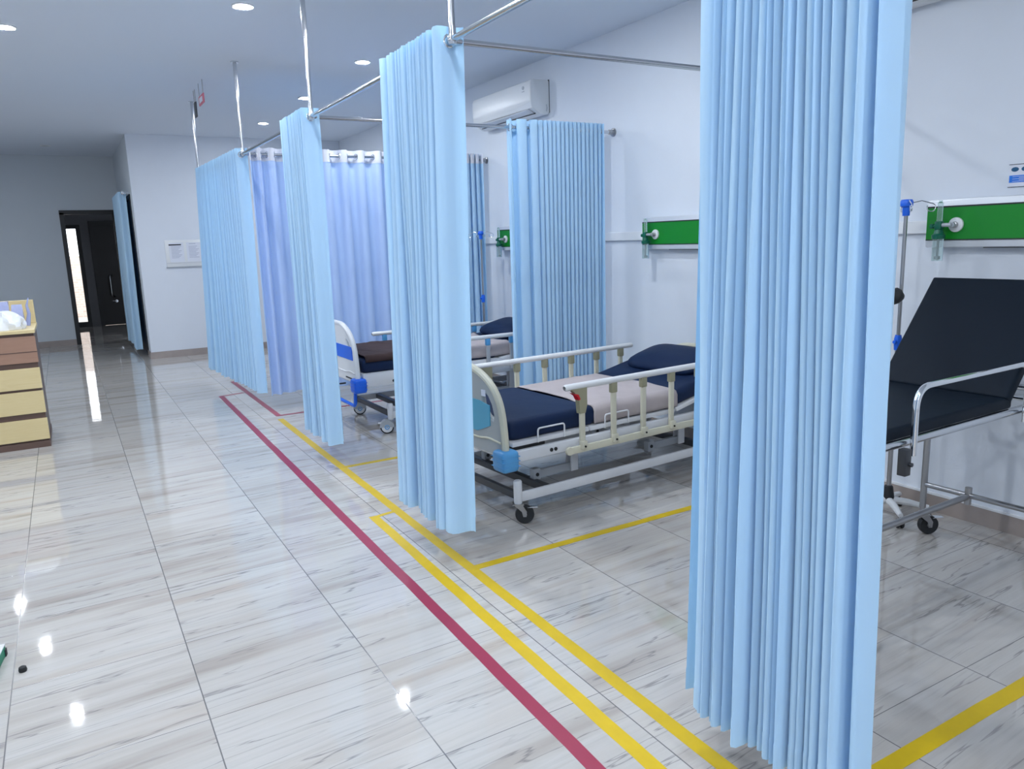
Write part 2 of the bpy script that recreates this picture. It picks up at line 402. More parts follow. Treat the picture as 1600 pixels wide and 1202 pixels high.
tape('floor_tape', (1.29, 8.60), (1.56, 8.66), .04, 'red_tape', 'short crimson tape joining the far ends of the two red lines', RT, .0012)
tape('floor_tape', (1.60, 9.50), (1.60, 7.20), .052, 'red_tape', 'crimson tape line under the farthest aisle curtain', RT)
tape('floor_tape', (1.58, 7.22), (3.9, 7.28), .045, 'red_tape', 'crimson tape crossing the floor beyond the blue-trimmed bed', RT, .0012)
tape('floor_tape', (1.50, -2.6), (1.578, 7.07), .055, 'yellow_tape', 'longest yellow tape line, running along the open ends of the bed bays', YT)
tape('floor_tape', (1.285, -2.6), (1.40, 4.11), .055, 'yellow_tape', 'inner yellow tape line between the red line and the longest yellow line', YT)
tape('floor_tape', (1.40, 4.09), (1.53, 4.115), .03, 'yellow_tape', 'short yellow tape closing the far end of the narrow yellow strip', YT, .0012)
tape('floor_tape', (1.55, 5.19), (4.0, 5.215), .045, 'yellow_tape', 'yellow tape crossing the floor between the two wheeled beds', YT, .0012)
tape('floor_tape', (1.55, 3.135), (4.0, 3.165), .05, 'yellow_tape', 'yellow tape crossing the floor in front of the cream-ended bed', YT, .0012)
tape('floor_tape', (1.53, 1.195), (4.0, 1.195), .058, 'yellow_tape', 'nearest yellow cross tape, at the bottom right below the black couch', YT, .0012)

# ------------------------------------------------------------------ curtain rails
rail = thing('curtain_rail', 'stainless steel curtain rail frame hung on ceiling posts above the bed bays', 'curtain rail', (XRAIL, JY[1], 0))
RX, RY = XRAIL, JY[1]
def rl(x, y, z): return (x - RX, y - RY, z)
MB().tube([rl(XRAIL, YR + .02, ZRAIL), rl(XRAIL, JY[3], ZRAIL), rl(J4[0], J4[1], ZRAIL)], .0135).build('aisle_pipe', 'steel', rail)
for y in JY:
    MB().tube([rl(XRAIL, y + .03, ZRAIL), rl(XW - .002, y + .03, ZRAIL)], .0135).build('cross_pipe', 'steel', rail)
    MB().lathe([(0, 0), (.034, 0), (.034, .008), (.020, .012), (.020, .05), (0, .05)], 20, axis_mtx(rl(XW - .001, y + .03, ZRAIL), (-1, 0, 0))).build('wall_flange', 'dull_steel', rail)
for x, y in [(XRAIL, yy) for yy in JY] + [J4]:
    p = MB().tube([rl(x, y, ZRAIL), rl(x, y, HC - .002)], .0135).tube([rl(x, y, HC - .30), rl(x, y, HC - .002)], .0165)
    p.build('post', 'steel', rail)
    MB().lathe([(0, 0), (.035, 0), (.035, -.008), (0, -.008)], 20, Matrix.Translation(rl(x, y, HC))).build('ceiling_flange', 'steel', rail)
    MB().lathe([(0, -.026), (.018, -.022), (.024, 0), (.018, .022), (.0165, .05), (0, .05)], 16, Matrix.Translation(rl(x, y, ZRAIL))).build('joint', 'steel', rail)

# ------------------------------------------------------------------ curtains
GROM = None
def smooth_noise(rnd, k=5, fmax=3.0):
    c = [(rnd.uniform(.3, fmax), rnd.uniform(0, 2 * pi), rnd.uniform(.4, 1)) for _ in range(k)]
    tot = sum(a for _, _, a in c)
    return lambda x: sum(a * sin(f * x + p) for f, p, a in c) / tot

def curtain(label, P0, P1, widths, amp, z0, z1, seed, m='curtain', B0=None, B1=None, header=0.0, flip=1, omega=.25, curl=0.0, grom=True, mess=1.0, phase=-pi / 2):
    """P0->P1 along the rail at the top, B0->B1 at the hem; widths = relative width of each fold"""
    global GROM
    rnd = random.Random(seed)
    P0, P1 = Vector((*P0, 0)), Vector((*P1, 0)); B0 = Vector((*B0, 0)) if B0 else P0.copy(); B1 = Vector((*B1, 0)) if B1 else P1.copy()
    n = len(widths); tot = sum(widths); cum = [0]
    for w_ in widths: cum.append(cum[-1] + w_ / tot)
    L = (P1 - P0).length; d = (P1 - P0).normalized(); nr = Vector((-d.y, d.x, 0)) * flip
    per = [(cum[i + 1] - cum[i]) * L for i in range(n)]
    at = [rnd.uniform(.88, 1.08) for _ in range(2 * n + 2)]
    ab = [rnd.uniform(.45, 1.25) for _ in range(2 * n + 2)]
    al = smooth_noise(rnd, 5, 1.6); bl = smooth_noise(rnd, 6, 2.2); ph = smooth_noise(rnd, 5, 1.1)
    S, ROWS = 12, 30
    def pt(q, t, off=0.0):
        """q in folds, t 0..1 top->bottom"""
        i = min(int(q), n - 1); f = q - i
        s = cum[i] + (cum[i + 1] - cum[i]) * f
        h = int(q * 2 + phase / pi + 2 + 1e-6) - 1; h = max(0, min(h, 2 * n))
        blend = min(1.0, max(0.0, (t - .03) / .8)); blend = blend * blend * (3 - 2 * blend)
        A = amp * (at[h] * (1 - blend) + ab[h] * blend * (0.93 + .1 * mess))
        th = 2 * pi * q + phase + blend * .9 * mess * ph(q * 1.0)
        sn = sin(th); sn = math.copysign(abs(sn) ** .82, sn)
        nx = A * sn + blend * amp * .35 * mess * bl(q * .9)
        ax = -omega * per[i] * sin(2 * (2 * pi * q + phase)) + blend * mess * per[i] * .7 * al(q * .8)
        # keep the ends tidy
        ax *= min(1, s * 12 + .15) * min(1, (1 - s) * 12 + .15)
        base = (P0 + (P1 - P0) * s) * (1 - t) + (B0 + (B1 - B0) * s) * t
        sag = .012 * amp / .06 * abs(sn) if t < .02 else 0
        z = z0 + (z1 - z0) * t
        if t > .985: z += .012 * bl(q * 1.7)
        p = base + nr * (nx + off) + d * ax
        p.z = z; return p
    root = thing('curtain', label, 'curtain', (P0 + P1) / 2 + Vector((0, 0, z1)), 0, 'bay curtains')
    o = root.location.copy()
    ts = [0, .012, .03, .05] + [.05 + .95 * ((k + 1) / ROWS) for k in range(ROWS)]
    # double-turned hem near the bottom: a shallow ridge
    hem_t = 1 - .075 / (z0 - z1)
    ts = sorted(ts + [hem_t - .002, hem_t + .002])
    mb = MB()
    mb.grid(lambda i, j: pt(i / S, ts[j], (.0018 if ts[j] > hem_t else 0)) - o, n * S + 1, len(ts))
    cloth = mb.build('cloth', m, root, ang=80, recalc=False)
    if header > 0:
        tt = header / (z0 - z1); mb = MB()
        mb.grid(lambda i, j: pt(i / S, tt * j / 4 - .0005, -.003) - o, n * S + 1, 5)
        mb.build('header_tape', 'header', root, ang=80, recalc=False)
    if grom:
        if GROM is None:
            GROM = MB().torus(.0245, .006, seg=18, ms=8)
            g = GROM.build('grommet', 'chrome'); GROM = g.data; bpy.data.objects.remove(g)
        zt = (z0 - ZRAIL) / (z0 - z1)
        for k in range(0, 2 * n):
            q = (k - phase / pi) / 2
            if q > n - .05 or q < .05: continue
            p = pt(q, zt); tang = pt(q + .04, zt) - pt(q - .04, zt); tang.z = 0
            nrm = tang.cross(Vector((0, 0, 1))).normalized()
            g = bpy.data.objects.new('grommet', GROM); C.objects.link(g); g.parent = root
            rp = (P0 + (P1 - P0) * (((p - P0).dot(d)) / L)); rp.z = ZRAIL
            g.matrix_local = axis_mtx(rp - o, nrm)
    return root

ZT = 2.472
w0 = [3.0, .8, .9, .8, 1.1, .7, .8, 1.1, .6, .7, .9, .6, .8, 1, .7, .8, 1.0, 1.4, 1.2, 1.4]
curtain('nearest bunched blue curtain, filling the right foreground from top to hem', (XRAIL, 1.03), (XRAIL, 1.580), list(reversed(w0)), .066, ZT, .165, 14, B0=(XRAIL - .0, .99), B1=(XRAIL - .005, 1.63), mess=1.0, phase=0.0)
w1 = [1.9] + [1.0, .8, .6, .7, .8, .6, .8, .7, .9, .6, .8, .7, .9] + [1.6, 1.7]
curtain('tall gathered blue curtain at the ceiling post, in front of the cream-ended bed', (XRAIL, 3.085), (XRAIL, 3.80), w1, .06, ZT, .19, 5, B0=(XRAIL - .02, 3.12), B1=(XRAIL - .04, 3.80))
w2 = [1.6] + [.8, .9, .8, .8, .9, .8, .8, .9, .8, .8, .8, .9, 1]
curtain('gathered blue curtain hiding the foot of the royal-blue-trimmed bed', (XRAIL, 5.20), (XRAIL, 5.82), w2, .06, ZT, .19, 21, B0=(XRAIL - .005, 5.13), B1=(XRAIL - .01, 5.86))
w3 = [1.2] + [1] * 20
curtain('farthest aisle curtain, drawn out along the rail to the last ceiling post', (XRAIL, 7.45), (J4[0], J4[1] - .02), w3, .05, ZT, .19, 33, omega=.05, B1=(J4[0] - .09, J4[1] + .02))
w4 = [.5, .6] + [1] * 9
curtain('blue curtain with white header band drawn straight across behind the royal-blue-trimmed bed', (XRAIL + .05, JY[3] + .03), (3.35, JY[3] + .03), w4, .045, ZT, .17, 41, m='curtain_b', header=.115, mess=.5, omega=.02)
curtain('deep blue curtain with pale header bunched at the wall below the air conditioner', (3.42, JY[3] + .03), (3.99, JY[3] + .03), [1.2, 1.2, 1.1, 1, .8, .8, .8, .8], .055, ZT, .19, 43, header=.10, mess=.6)
w5 = [2.6, 2.4, 1.2] + [.85] * 15
curtain('blue curtain bunched on a cross rail against the right wall, with two loose folds', (3.04, JY[2] + .03), (3.93, JY[2] + .03), w5, .05, ZT, .19, 55, mess=.6)

# corridor curtain on its own short rail
crail = thing('curtain_rail', 'short chrome rail with a round end above the dark corridor door', 'curtain rail', (XB, 13.9, 2.41))
MB().tube([(-.10, -1.35, 0), (-.10, 1.0, 0)], .011).build('pipe', 'steel', crail)
MB().lathe([(0, -.03), (.022, -.02), (.03, 0), (.022, .02), (0, .03)], 14, axis_mtx((-.10, -1.36, 0), (0, 1, 0))).build('finial', 'chrome', crail)
for y in (-1.25, .95):
    MB().tube([(-.10, y, 0), (0, y, 0)], .009).build('bracket', 'chrome', crail)
curtain('narrow blue curtain beside the dark doorway at the end of the corridor', (XB - .10, 12.75), (XB - .10, 14.4), [1] * 9, .05, 2.44, .10, 61, grom=False, B0=(XB - .10, 12.85), mess=.8)

# ------------------------------------------------------------------ castors
def castor(parent, loc, r=.055, dirx=-1, hooded=False, swivel=0.0, brake=True):
    """swivel castor: loc = top of the stem at the parent's frame, wheel touches z=0"""
    x, y, z = loc
    e = MB()
    ex = dirx * .035
    mR = Matrix.Translation((x, y, 0)) @ Matrix.Rotation(swivel, 4, 'Z')
    if hooded:
        k = bpy.data.objects.new('castor', None); C.objects.link(k); k.parent = parent
        k.matrix_local = mR
        MB().lathe([(0, -.032), (r * .72, -.032), (r, -.022), (r, .022), (r * .72, .032), (0, .032)], 28, axis_mtx((ex, 0, r), (0, 1, 0))).build('tyre', 'rubber', k)
        MB().lathe([(0, -.036), (r * .78, -.036), (r * .82, -.030), (r * .82, .030), (r * .78, .036), (0, .036)], 28, axis_mtx((ex, 0, r), (0, 1, 0))).build('wheel_disc', 'white_plastic', k)
        MB().torus(r * .30, .004, axis_mtx((ex, -.037, r), (0, 1, 0))).torus(r * .30, .004, axis_mtx((ex, .037, r), (0, 1, 0))).lathe([(0, -.039), (.006, -.039), (.006, .039), (0, .039)], 10, axis_mtx((ex, 0, r), (0, 1, 0))).build('blue_hub', 'blue_bumper', k)
        hood = MB()
        pr = [(r * 1.04 * cos(a), r * 1.04 * sin(a)) for a in [radians(t) for t in range(-10, 191, 15)]]
        hood.outline(pr + [(-r * .86, 0), (r * .86, 0)], [], .078, Matrix.Translation((ex, .039, r)) @ Matrix.Rotation(pi / 2, 4, 'X'))
        hood.lathe([(0, 2 * r - .004), (.022, 2 * r - .004), (.022, z), (0, z)], 16)
        hood.build('hood', 'grey_metal', k)
        MB().box(ex - r * 1.25, ex - r * .7, -.02, .02, r * 1.5, r * 1.62, .004).build('brake_pedal', 'white_plastic', k)
    else:
        k = bpy.data.objects.new('castor', None); C.objects.link(k); k.parent = parent
        k.matrix_local = mR
        MB().lathe([(r * .62, -.014), (r * .95, -.016), (r, -.008), (r, .008), (r * .95, .016), (r * .62, .014)], 28, axis_mtx((ex, 0, r), (0, 1, 0))).build('tyre', 'rubber', k)
        MB().lathe([(0, -.017), (r * .22, -.017), (r * .26, -.008), (r * .66, -.009), (r * .66, .009), (r * .26, .008), (r * .22, .017), (0, .017)], 24, axis_mtx((ex, 0, r), (0, 1, 0))).build('wheel_disc', 'hub', k)
        f = MB()
        for s in (-1, 1):
            a = [(ex - .009, r - .010), (ex + .009, r - .010), (ex + .012, r + .02), (.024, 2 * r + .006), (-.024, 2 * r + .006), (ex - .016, r + .02)] if ex > 0 else [(ex - .009, r - .010), (ex + .009, r - .010), (ex + .016, r + .02), (.024, 2 * r + .006), (-.024, 2 * r + .006), (ex - .012, r + .02)]
            f.outline(a, [], .003, Matrix.Translation((0, s * .024 + .0015, 0)) @ Matrix.Rotation(pi / 2, 4, 'X'))
        f.box(-.032, .032, -.027, .027, 2 * r + .004, 2 * r + .010)
        f.lathe([(0, 2 * r + .01), (.020, 2 * r + .01), (.020, 2 * r + .02), (.012, 2 * r + .022), (.012, z), (0, z)], 16)
        f.tube([(ex, -.03, r), (ex, .03, r)], .007)
        f.build('fork', 'dull_steel', k)
        if brake:
            MB().box(ex + .015 * dirx, ex + .075 * dirx, -.018, .018, r * 1.72, r * 1.80, .003).build('brake_pedal', 'chrome', k)
    return k

# ------------------------------------------------------------------ hospital beds
def end_board(parent, name, x, face, cfg, W=.46, zb=.40, zt=.89):
    """foot or head board standing across the bed at local x; face = outward x direction"""
    out = []
    pr = [(-W + .010, zb), (-W + .012, zb + .10), (-W + .026, zt - .26)] + [(-W + .042, zt - .195), (-W + .07, zt - .14), (-W + .11, zt - .095), (-W + .16, zt - .06), (-W + .235, zt - .025), (-W + .33, zt)]
    outer = pr + [(-a, b) for a, b in reversed(pr)]
    def hole(sg):
        h = [(.235, zt - .125), (.265, zt - .11), (.315, zt - .135), (.352, zt - .18), (.374, zt - .24), (.364, zt - .28), (.302, zt - .26), (.252, zt - .21)]
        return [(sg * a, b) for a, b in h]
    mtx = Matrix.Translation((x + .015, 0, 0)) @ Matrix.Rotation(pi / 2, 4, 'Z') @ Matrix.Rotation(pi / 2, 4, 'X')
    # local outline x->world y, outline y->world z, extruded along +x
    b = MB(); b.outline(outer, [hole(1), hole(-1)], -.03 if False else .03, Matrix.Translation((x - .015, 0, 0)) @ Matrix(((0, 0, 1, 0), (1, 0, 0, 0), (0, 1, 0, 0), (0, 0, 0, 1))))
    bd = b.build(name, cfg['panel'], parent)
    path = [(x, a, bb) for a, bb in outer]
    path = round_path(path, .05, 3)
    MB().tube(path, .021, 10).build('edge_rim', cfg['rim'], bd)
    for sg in (1, -1):
        MB().tube([(x, a, bb) for a, bb in hole(sg)], .0145, 8, closed=True).build('grip_rim', cfg['rim2'], bd)
    ow = x + face * .017
    def plate(pts, m, nm, dd=.006):
        MB().outline(pts, [], dd, Matrix.Translation((ow - dd / 2, 0, 0)) @ Matrix(((0, 0, 1, 0), (1, 0, 0, 0), (0, 1, 0, 0), (0, 0, 0, 1)))).build(nm, m, bd)
    zc = (zb + zt) / 2
    plate([(-.33, zc + .04), (-.22, zc + .055), (.22, zc + .055), (.33, zc + .04), (.33, zc - .075), (.20, zc - .125), (-.20, zc - .125), (-.33, zc - .075)] if not cfg['royal'] else
          [(-.40, zc + .06), (.40, zc + .06), (.40, zc - .05), (-.40, zc - .05)], cfg['inset'], 'inset_panel')
    MB().tube(round_path([(ow, -.43, zb + .075), (ow, -.30, zb + .085), (ow, -.22, zb + .07), (ow, .22, zb + .07), (ow, .30, zb + .085), (ow, .43, zb + .075)], .04), .006, 8).build('moulding', cfg['rim'], bd)
    if not cfg['royal']:
        MB().box(ow - .002, ow + .002, -.29, -.25, zc + .085, zc + .12).build('sticker', 'paper', bd)
        MB().box(ow - .004, ow + .004, -.03, .03, zc + .15, zc + .19, .003).build('latch', 'rubber', bd)
    else:
        MB().box(ow - .002, ow + .002, -.38, -.20, zb + .02, zb + .03).build('slot', 'rubber', bd)
    return bd

def side_rail(parent, y, out, x0, cfg, z0=.375, z1=.748, n=6, sp=.243, first=.125):
    L = first + sp * (n - 1) + .12
    r = bpy.data.objects.new('side_rail', None); C.objects.link(r); r.parent = parent; r.location = (x0, y, 0)
    # top grip rail, oval section
    mb = MB()
    prof = [(.021 * cos(a), .019 * sin(a)) for a in [2 * pi * k / 14 for k in range(14)]]
    xs = [0, .006, .012, L - .012, L - .006, L]; sc = [.6, .9, 1, 1, .9, .6]
    mb.grid(lambda i, j: Vector((xs[j], prof[i][0] * sc[j], z1 + prof[i][1] * sc[j])), 14, 6, close_u=True)
    mb.build('grip_bar', cfg['railtop'], r)
    MB().box(.03, L - .25, -.008, .008, z0 - .022, z0 + .022, .006).lathe([(0, -.009), (.024, -.009), (.024, .009), (0, .009)], 18, axis_mtx((.03, 0, z0), (0, 1, 0))).build('lower_beam', cfg['beam'], r)
    for k in range(n):
        px = first + k * sp
        p = MB(); w_ = .017
        p.box(px - w_, px + w_, -.010 + out * .002, .010 + out * .002, z0 + .02, z1 - .05, .004)
        p.box(px - w_ - .002, px + w_ + .002, -.013 + out * .016, .013 + out * .016, z0 - .0, z0 + .05, .005)
        po = p.build('post', cfg['beam'], r)
        if k > 0 or cfg['royal']:
            MB().box(px - .022, px + .022, -.016, .016, z1 - .075, z1 - .012, .006).build('socket', cfg['socket'], po)
        MB().lathe([(0, 0), (.006, 0), (.006, .006), (0, .008)], 10, axis_mtx((px, out * .029, z0 + .018), (0, out, 0))).build('screw', 'rubber', po)
    if cfg['royal']: return r
    lt = MB().outline([(.035, z1 - .012), (first + .028, z1 - .012), (first + .028, z1 - .115), (first + .015, z1 - .16), (first - .024, z1 - .16), (first - .034, z1 - .07), (.06, z1 - .03)], [], .034,
                      Matrix.Translation((0, .017, 0)) @ Matrix.Rotation(pi / 2, 4, 'X')).build('latch', cfg['socket'], r)
    MB().outline([(.052, z1 - .036), (first - .036, z1 - .046), (first - .022, z1 - .075), (first - .034, z1 - .08), (first - .046, z1 - .056), (.06, z1 - .043)], [], .038,
                 Matrix.Translation((0, .019, 0)) @ Matrix.Rotation(pi / 2, 4, 'X')).build('release_lever', 'red_plastic', lt)
    return r

def soft_slab(mb, x0, x1, y0, y1, z0, z1, r=.035, ztop=None, nx=16, ny=10, cr=.03):
    """closed cushion with rounded edges; ztop(x,y) optional extra height"""
    prof = []
    def g(u, v):
        return None
    # superellipse-like rounding by inset rings
    rings = [(z0, r * .5), (z0 + r * .3, r * .12), (z0 + r * .7, 0), (z1 - r, 0), (z1 - r * .55, r * .10), (z1 - r * .22, r * .32), (z1 - r * .05, r * .65), (z1, r * 1.1)]
    def loop(ins):
        pts = []
        X0, X1, Y0, Y1 = x0 + ins, x1 - ins, y0 + ins, y1 - ins
        def cor(cx_, cy_, a0):
            for k in range(4):
                a = a0 + k * (pi / 2) / 3; pts.append((cx_ + cr * cos(a), cy_ + cr * sin(a)))
        def line(p, q, n_):
            for k in range(1, n_): pts.append((p[0] + (q[0] - p[0]) * k / n_, p[1] + (q[1] - p[1]) * k / n_))
        cor(X0 + cr, Y0 + cr, pi); line((X0 + cr, Y0), (X1 - cr, Y0), nx)
        cor(X1 - cr, Y0 + cr, 1.5 * pi); line((X1, Y0 + cr), (X1, Y1 - cr), ny)
        cor(X1 - cr, Y1 - cr, 0); line((X1 - cr, Y1), (X0 + cr, Y1), nx)
        cor(X0 + cr, Y1 - cr, .5 * pi); line((X0, Y1 - cr), (X0, Y0 + cr), ny)
        return pts
    V = []
    for z, ins in rings:
        V.append([mb.bm.verts.new((x, y, z + (ztop(x, y) if ztop else 0))) for x, y in loop(ins)])
    n = len(V[0])
    for a, b in zip(V, V[1:]):
        for k in range(n): mb.bm.faces.new((a[k], a[(k + 1) % n], b[(k + 1) % n], b[k]))
    mb.bm.faces.new(list(reversed(V[0])))
    # cap: fan grid to centre
    cz = [Vector(((x0 + x1) / 2 + (v.co.x - (x0 + x1) / 2) * .5, (y0 + y1) / 2 + (v.co.y - (y0 + y1) / 2) * .5, 0)) for v in V[-1]]
    inner = [mb.bm.verts.new((c.x, c.y, z1 + (ztop(c.x, c.y) if ztop else 0) + .004)) for c in cz]
    for k in range(n): mb.bm.faces.new((V[-1][k], V[-1][(k + 1) % n], inner[(k + 1) % n], inner[k]))
    c = mb.bm.verts.new(((x0 + x1) / 2, (y0 + y1) / 2, z1 + (ztop((x0 + x1) / 2, (y0 + y1) / 2) if ztop else 0) + .004))
    for k in range(n): mb.bm.faces.new((inner[k], inner[(k + 1) % n], c))
    return mb

BED1 = dict(panel='grey_panel', rim='cream', rim2='grey_panel', inset='cyan_panel', bumper='blue_bumper', railtop='white_plastic', beam='cream', socket='olive', royal=False)
BED2 = dict(panel='white_plastic', rim='white_plastic', rim2='white_plastic', inset='royal', bumper='royal', railtop='white_plastic', beam='grey_metal', socket='blue_bumper', royal=True)

def head_rise(x): return max(0.0, x - 1.34)

def hospital_bed(label, loc, rz, cfg, dz=0.0, hooded=False, leg_x=.06, rise=.20, rail_x=.36, rail_h=.378):
    b = thing('hospital_bed', label, 'bed', loc, rz, 'hospital beds')
    L, W = 2.0, .45
    deck = .365 + dz
    # wheeled base
    for s in (-1, 1):
        MB().box(leg_x, L - .06, s * W - (.02 if s > 0 else -.0) - .0, s * W + (.0 if s > 0 else .02), .124, .180, .004).build('base_rail', 'white_metal', b)
    for x in (leg_x + .20, L - .38): MB().box(x, x + .045, -W + .02, W - .02, .132, .174, .003).build('cross_member', 'dark_metal', b)
    MB().box(leg_x - .0, leg_x + .03, -W + .02, W - .02, .132, .174, .003).build('cross_member', 'dark_metal', b)
    for x in (leg_x, L - .06):
        for s in (-1, 1):
            l = MB().lathe([(0, .118), (.022, .118), (.024, .124), (.024, .245), (.020, .252), (0, .252)], 20, Matrix.Translation((x, s * (W - .012), 0))).build('leg_tube', 'white_metal', b)
    for x in (leg_x, L - .06):
        for s in (-1, 1):
            castor(b, (x, s * (W - .012), .122 if not hooded else .13), r=.054 if not hooded else .058, dirx=(1 if x < 1 else -1) * (-1 if hooded else 1), hooded=hooded, swivel=((-.6 if s < 0 else -.9) if not hooded else (-.36 if s < 0 else pi - .32)))
    # lifting links between base and deck
    for x in (1.30,) if cfg['royal'] else (.36, 1.30):
        for s in (-1, 1):
            yy = s * .27
            a = MB().box(x - .06, x + .26, yy - .014, yy + .014, .172, .222, .006).box(x - .08, x - .03, yy - .022, yy + .022, .165, .235, .004)
            a.build('link_arm', 'grey_metal', b)
            MB().box(x + .20, x + .255, yy - .028, yy - .015, .17, deck, .003).box(x + .20, x + .255, yy + .015, yy + .028, .17, deck, .003).build('bracket', 'white_metal', b)
            MB().lathe([(0, -.027), (.011, -.027), (.011, .027), (0, .027)], 12, axis_mtx((x - .055, yy, .20), (0, 1, 0))).build('pivot_bolt', 'rubber', b)
    if not cfg['royal']: MB().tube([(.25, .0, deck - .05), (1.5, .0, deck - .05)], .016).box(.30, .55, -.05, .05, deck - .12, deck - .03, .006).build('lift_screw', 'dark_metal', b)
    # crank handle at the foot
    k = MB().tube(round_path([(.06, .12, deck - .05), (-.09, .12, deck - .05), (-.09, .12, deck + .02)], .01), .007).build('crank', 'dark_metal', b)
    MB().tube([(-.09, .12, deck + .015), (-.145, .12, deck + .015)], .012).build('crank_grip', 'rubber', k)
    # fixed frame and upper deck
    fr = MB()
    for s in (-1, 1):
        fr.box(.02, L - .02, s * W - .018, s * W + .018, deck, deck + (.105 if cfg['royal'] else .062), .005)
    fr.box(.02, .06, -W, W, deck, deck + .06, .004).box(L - .06, L - .02, -W, W, deck, deck + .06, .004).box(.9, .94, -W, W, deck, deck + .05, .004)
    fr = fr.build('bed_frame', 'white_metal', b)
    for s in (-1, 1):
        for x in (.28, .31): MB().lathe([(0, 0), (.011, 0), (.011, .006), (0, .008)], 12, axis_mtx((x, s * (W + .017), deck + .030), (0, s, 0))).build('bolt', 'rubber', fr)
    dk = MB()
    for a, e in ((.03, .58), (.59, 1.30)):
        dk.box(a, e, -W + .005, W - .005, deck + .082, deck + .108, .004)
    dk.build('deck', 'white_metal', b)
    bk = MB().box(0, .64, -W + .005, W - .005, -.013, .013, .004).build('backrest_deck', 'white_metal', b)
    bk.location = (1.32, 0, deck + .098); bk.rotation_euler = (0, -rise, 0)
    # corner bumpers
    for x in (-.015, L + .015):
        for s in (-1, 1):
            bp = MB().box(x - .055, x + .055, s * (W - .01) - .06, s * (W - .01) + .06, deck - .042, deck + .078, .022, seg=3)
            for zz in (.0, .03, .055): bp.box(x - .057, x + .057, s * (W - .01) - .062, s * (W - .01) + .062, deck - .012 + zz, deck - .009 + zz, .001)
            bp.build('corner_bumper', cfg['bumper'], b)
    end_board(b, 'footboard', -.02, -1, cfg, zb=deck + .04, zt=deck + .505)
    end_board(b, 'headboard', L + .02, 1, cfg, zb=deck + .04, zt=deck + .39)
    # mattress retainers
    for x in () if cfg['royal'] else (.20, .70):
        for s in (-1, 1):
            MB().tube(round_path([(x, s * (W + .002), deck + .085), (x, s * (W + .002), deck + .165), (x + .19, s * (W + .002), deck + .165), (x + .19, s * (W + .002), deck + .085)], .018), .005, 8).build('mattress_retainer', 'white_metal', b)
    # mattress in three hinged sections
    zm = deck + .109
    ms = soft_slab(MB(), .035, .66, -W + .025, W - .025, zm, zm + .115, .045)
    mt = ms.build('mattress', 'navy', b, ang=60)
    soft_slab(MB(), .665, 1.31, -W + .025, W - .025, zm, zm + .095, .04).build('mattress_middle', 'navy', mt, ang=60)
    o = soft_slab(MB(), 0, .64, -W + .025, W - .025, .0, .095, .04).build('mattress_back', 'navy', mt, ang=60)
    o.location = (1.325, 0, zm + .006); o.rotation_euler = (0, -rise, 0)
    side_rail(b, -W - .045, -1, rail_x - (.15 if cfg['royal'] else 0), cfg, z0=deck + .005, z1=deck + rail_h)
    side_rail(b, W + .045, 1, rail_x, cfg, z0=deck + .005, z1=deck + rail_h)
    br = MB()
    for s in (-1, 1):
        for x in (.45, 1.05): br.box(x, x + .06, s * W + (.0 if s > 0 else -.037), s * W + (.037 if s > 0 else 0), deck - .02, deck + .02, .004)
    br.build('rail_bracket', 'grey_metal', b)
    return b, zm, mt

O1, Y1 = Vector((1.955, 3.955, 0)), radians(4.4)
bed1, zm1, mt1 = hospital_bed('wheeled hospital bed with cream-edged footboard and turquoise panel, nearer of the two', O1, Y1, BED1)
O2, Y2 = Vector((1.985, 6.37, 0)), radians(0.5)
bed2, zm2, mt2 = hospital_bed('farther wheeled hospital bed with white footboard and royal blue corner bumpers', O2, Y2, BED2, dz=.055, hooded=True, leg_x=.245, rise=.13, rail_x=.47, rail_h=.315)
# blue loop handle under the second footboard
MB().tube(round_path([(-.03, -.40, .46), (-.04, -.40, .26), (-.04, .40, .26), (-.03, .40, .46)], .05), .014).build('foot_loop', 'royal', bed2)

def to_world(O, a): return Matrix.Translation(O) @ Matrix.Rotation(a, 4, 'Z')
def draped(name, label, cat, m, O, a, x0, x1, z, drop, seed, half=.427, lump=.012, skew=0.0, group=None, thick=.006, rot_y=0):
    """cloth lying across a bed and hanging over both sides"""
    rnd = random.Random(seed); nz = [smooth_noise(rnd, 6, 7) for _ in range(3)]
    nu, nv = 40, 44
    def fn(i, j, off):
        u = i / (nu - 1); v = j / (nv - 1)
        arc_ = (v - .5) * 2 * (half + drop)
        x = x0 + (x1 - x0) * u + skew * (v - .5) + .012 * nz[0](v * 5)
        R = .035
        s = abs(arc_); sg = 1 if arc_ > 0 else -1
        h = lump * (nz[1](u * 2.3 + v * 1.7) + .6 * nz[2](v * 3.5 - u * 2) + .35 * nz[0](u * 7 + v * 4) + .25 * nz[2](u * 9 - v * 8))
        flat = half - R
        if s < flat: y, zz = s, 0
        elif s < flat + R * pi / 2:
            t = (s - flat) / R; y = flat + R * sin(t); zz = -R * (1 - cos(t))
        else: y = half + .004 * nz[1](u * 6); zz = -R - (s - flat - R * pi / 2)
        edge = 1 if s < flat else .2
        return Vector((x, sg * (y + off * (0 if s < flat else 1)), z + zz + max(-.002, h) * edge + (off if s < flat else 0) + lump))
    mb = MB(); mb.grid(lambda i, j: fn(i, j, 0), nu, nv)
    o = mb.build(name, m, ang=70, recalc=True)
    sm = o.modifiers.new('thickness', 'SOLIDIFY'); sm.thickness = thick; sm.offset = 1
    o.matrix_world = to_world(O, a)
    return tag(o, label, cat, group)
draped('draw_sheet', 'pale mauve-grey draw sheet across the middle of the nearer bed', 'bed sheet', 'sheet', O1, Y1, .655, 1.36, zm1 + .098, .085, 3, lump=.011, skew=.03)
draped('draw_sheet', 'crumpled grey-mauve sheet on the head half of the farther bed', 'bed sheet', 'sheet', O2, Y2, .92, 1.46, zm2 + .102, .09, 4, lump=.022)
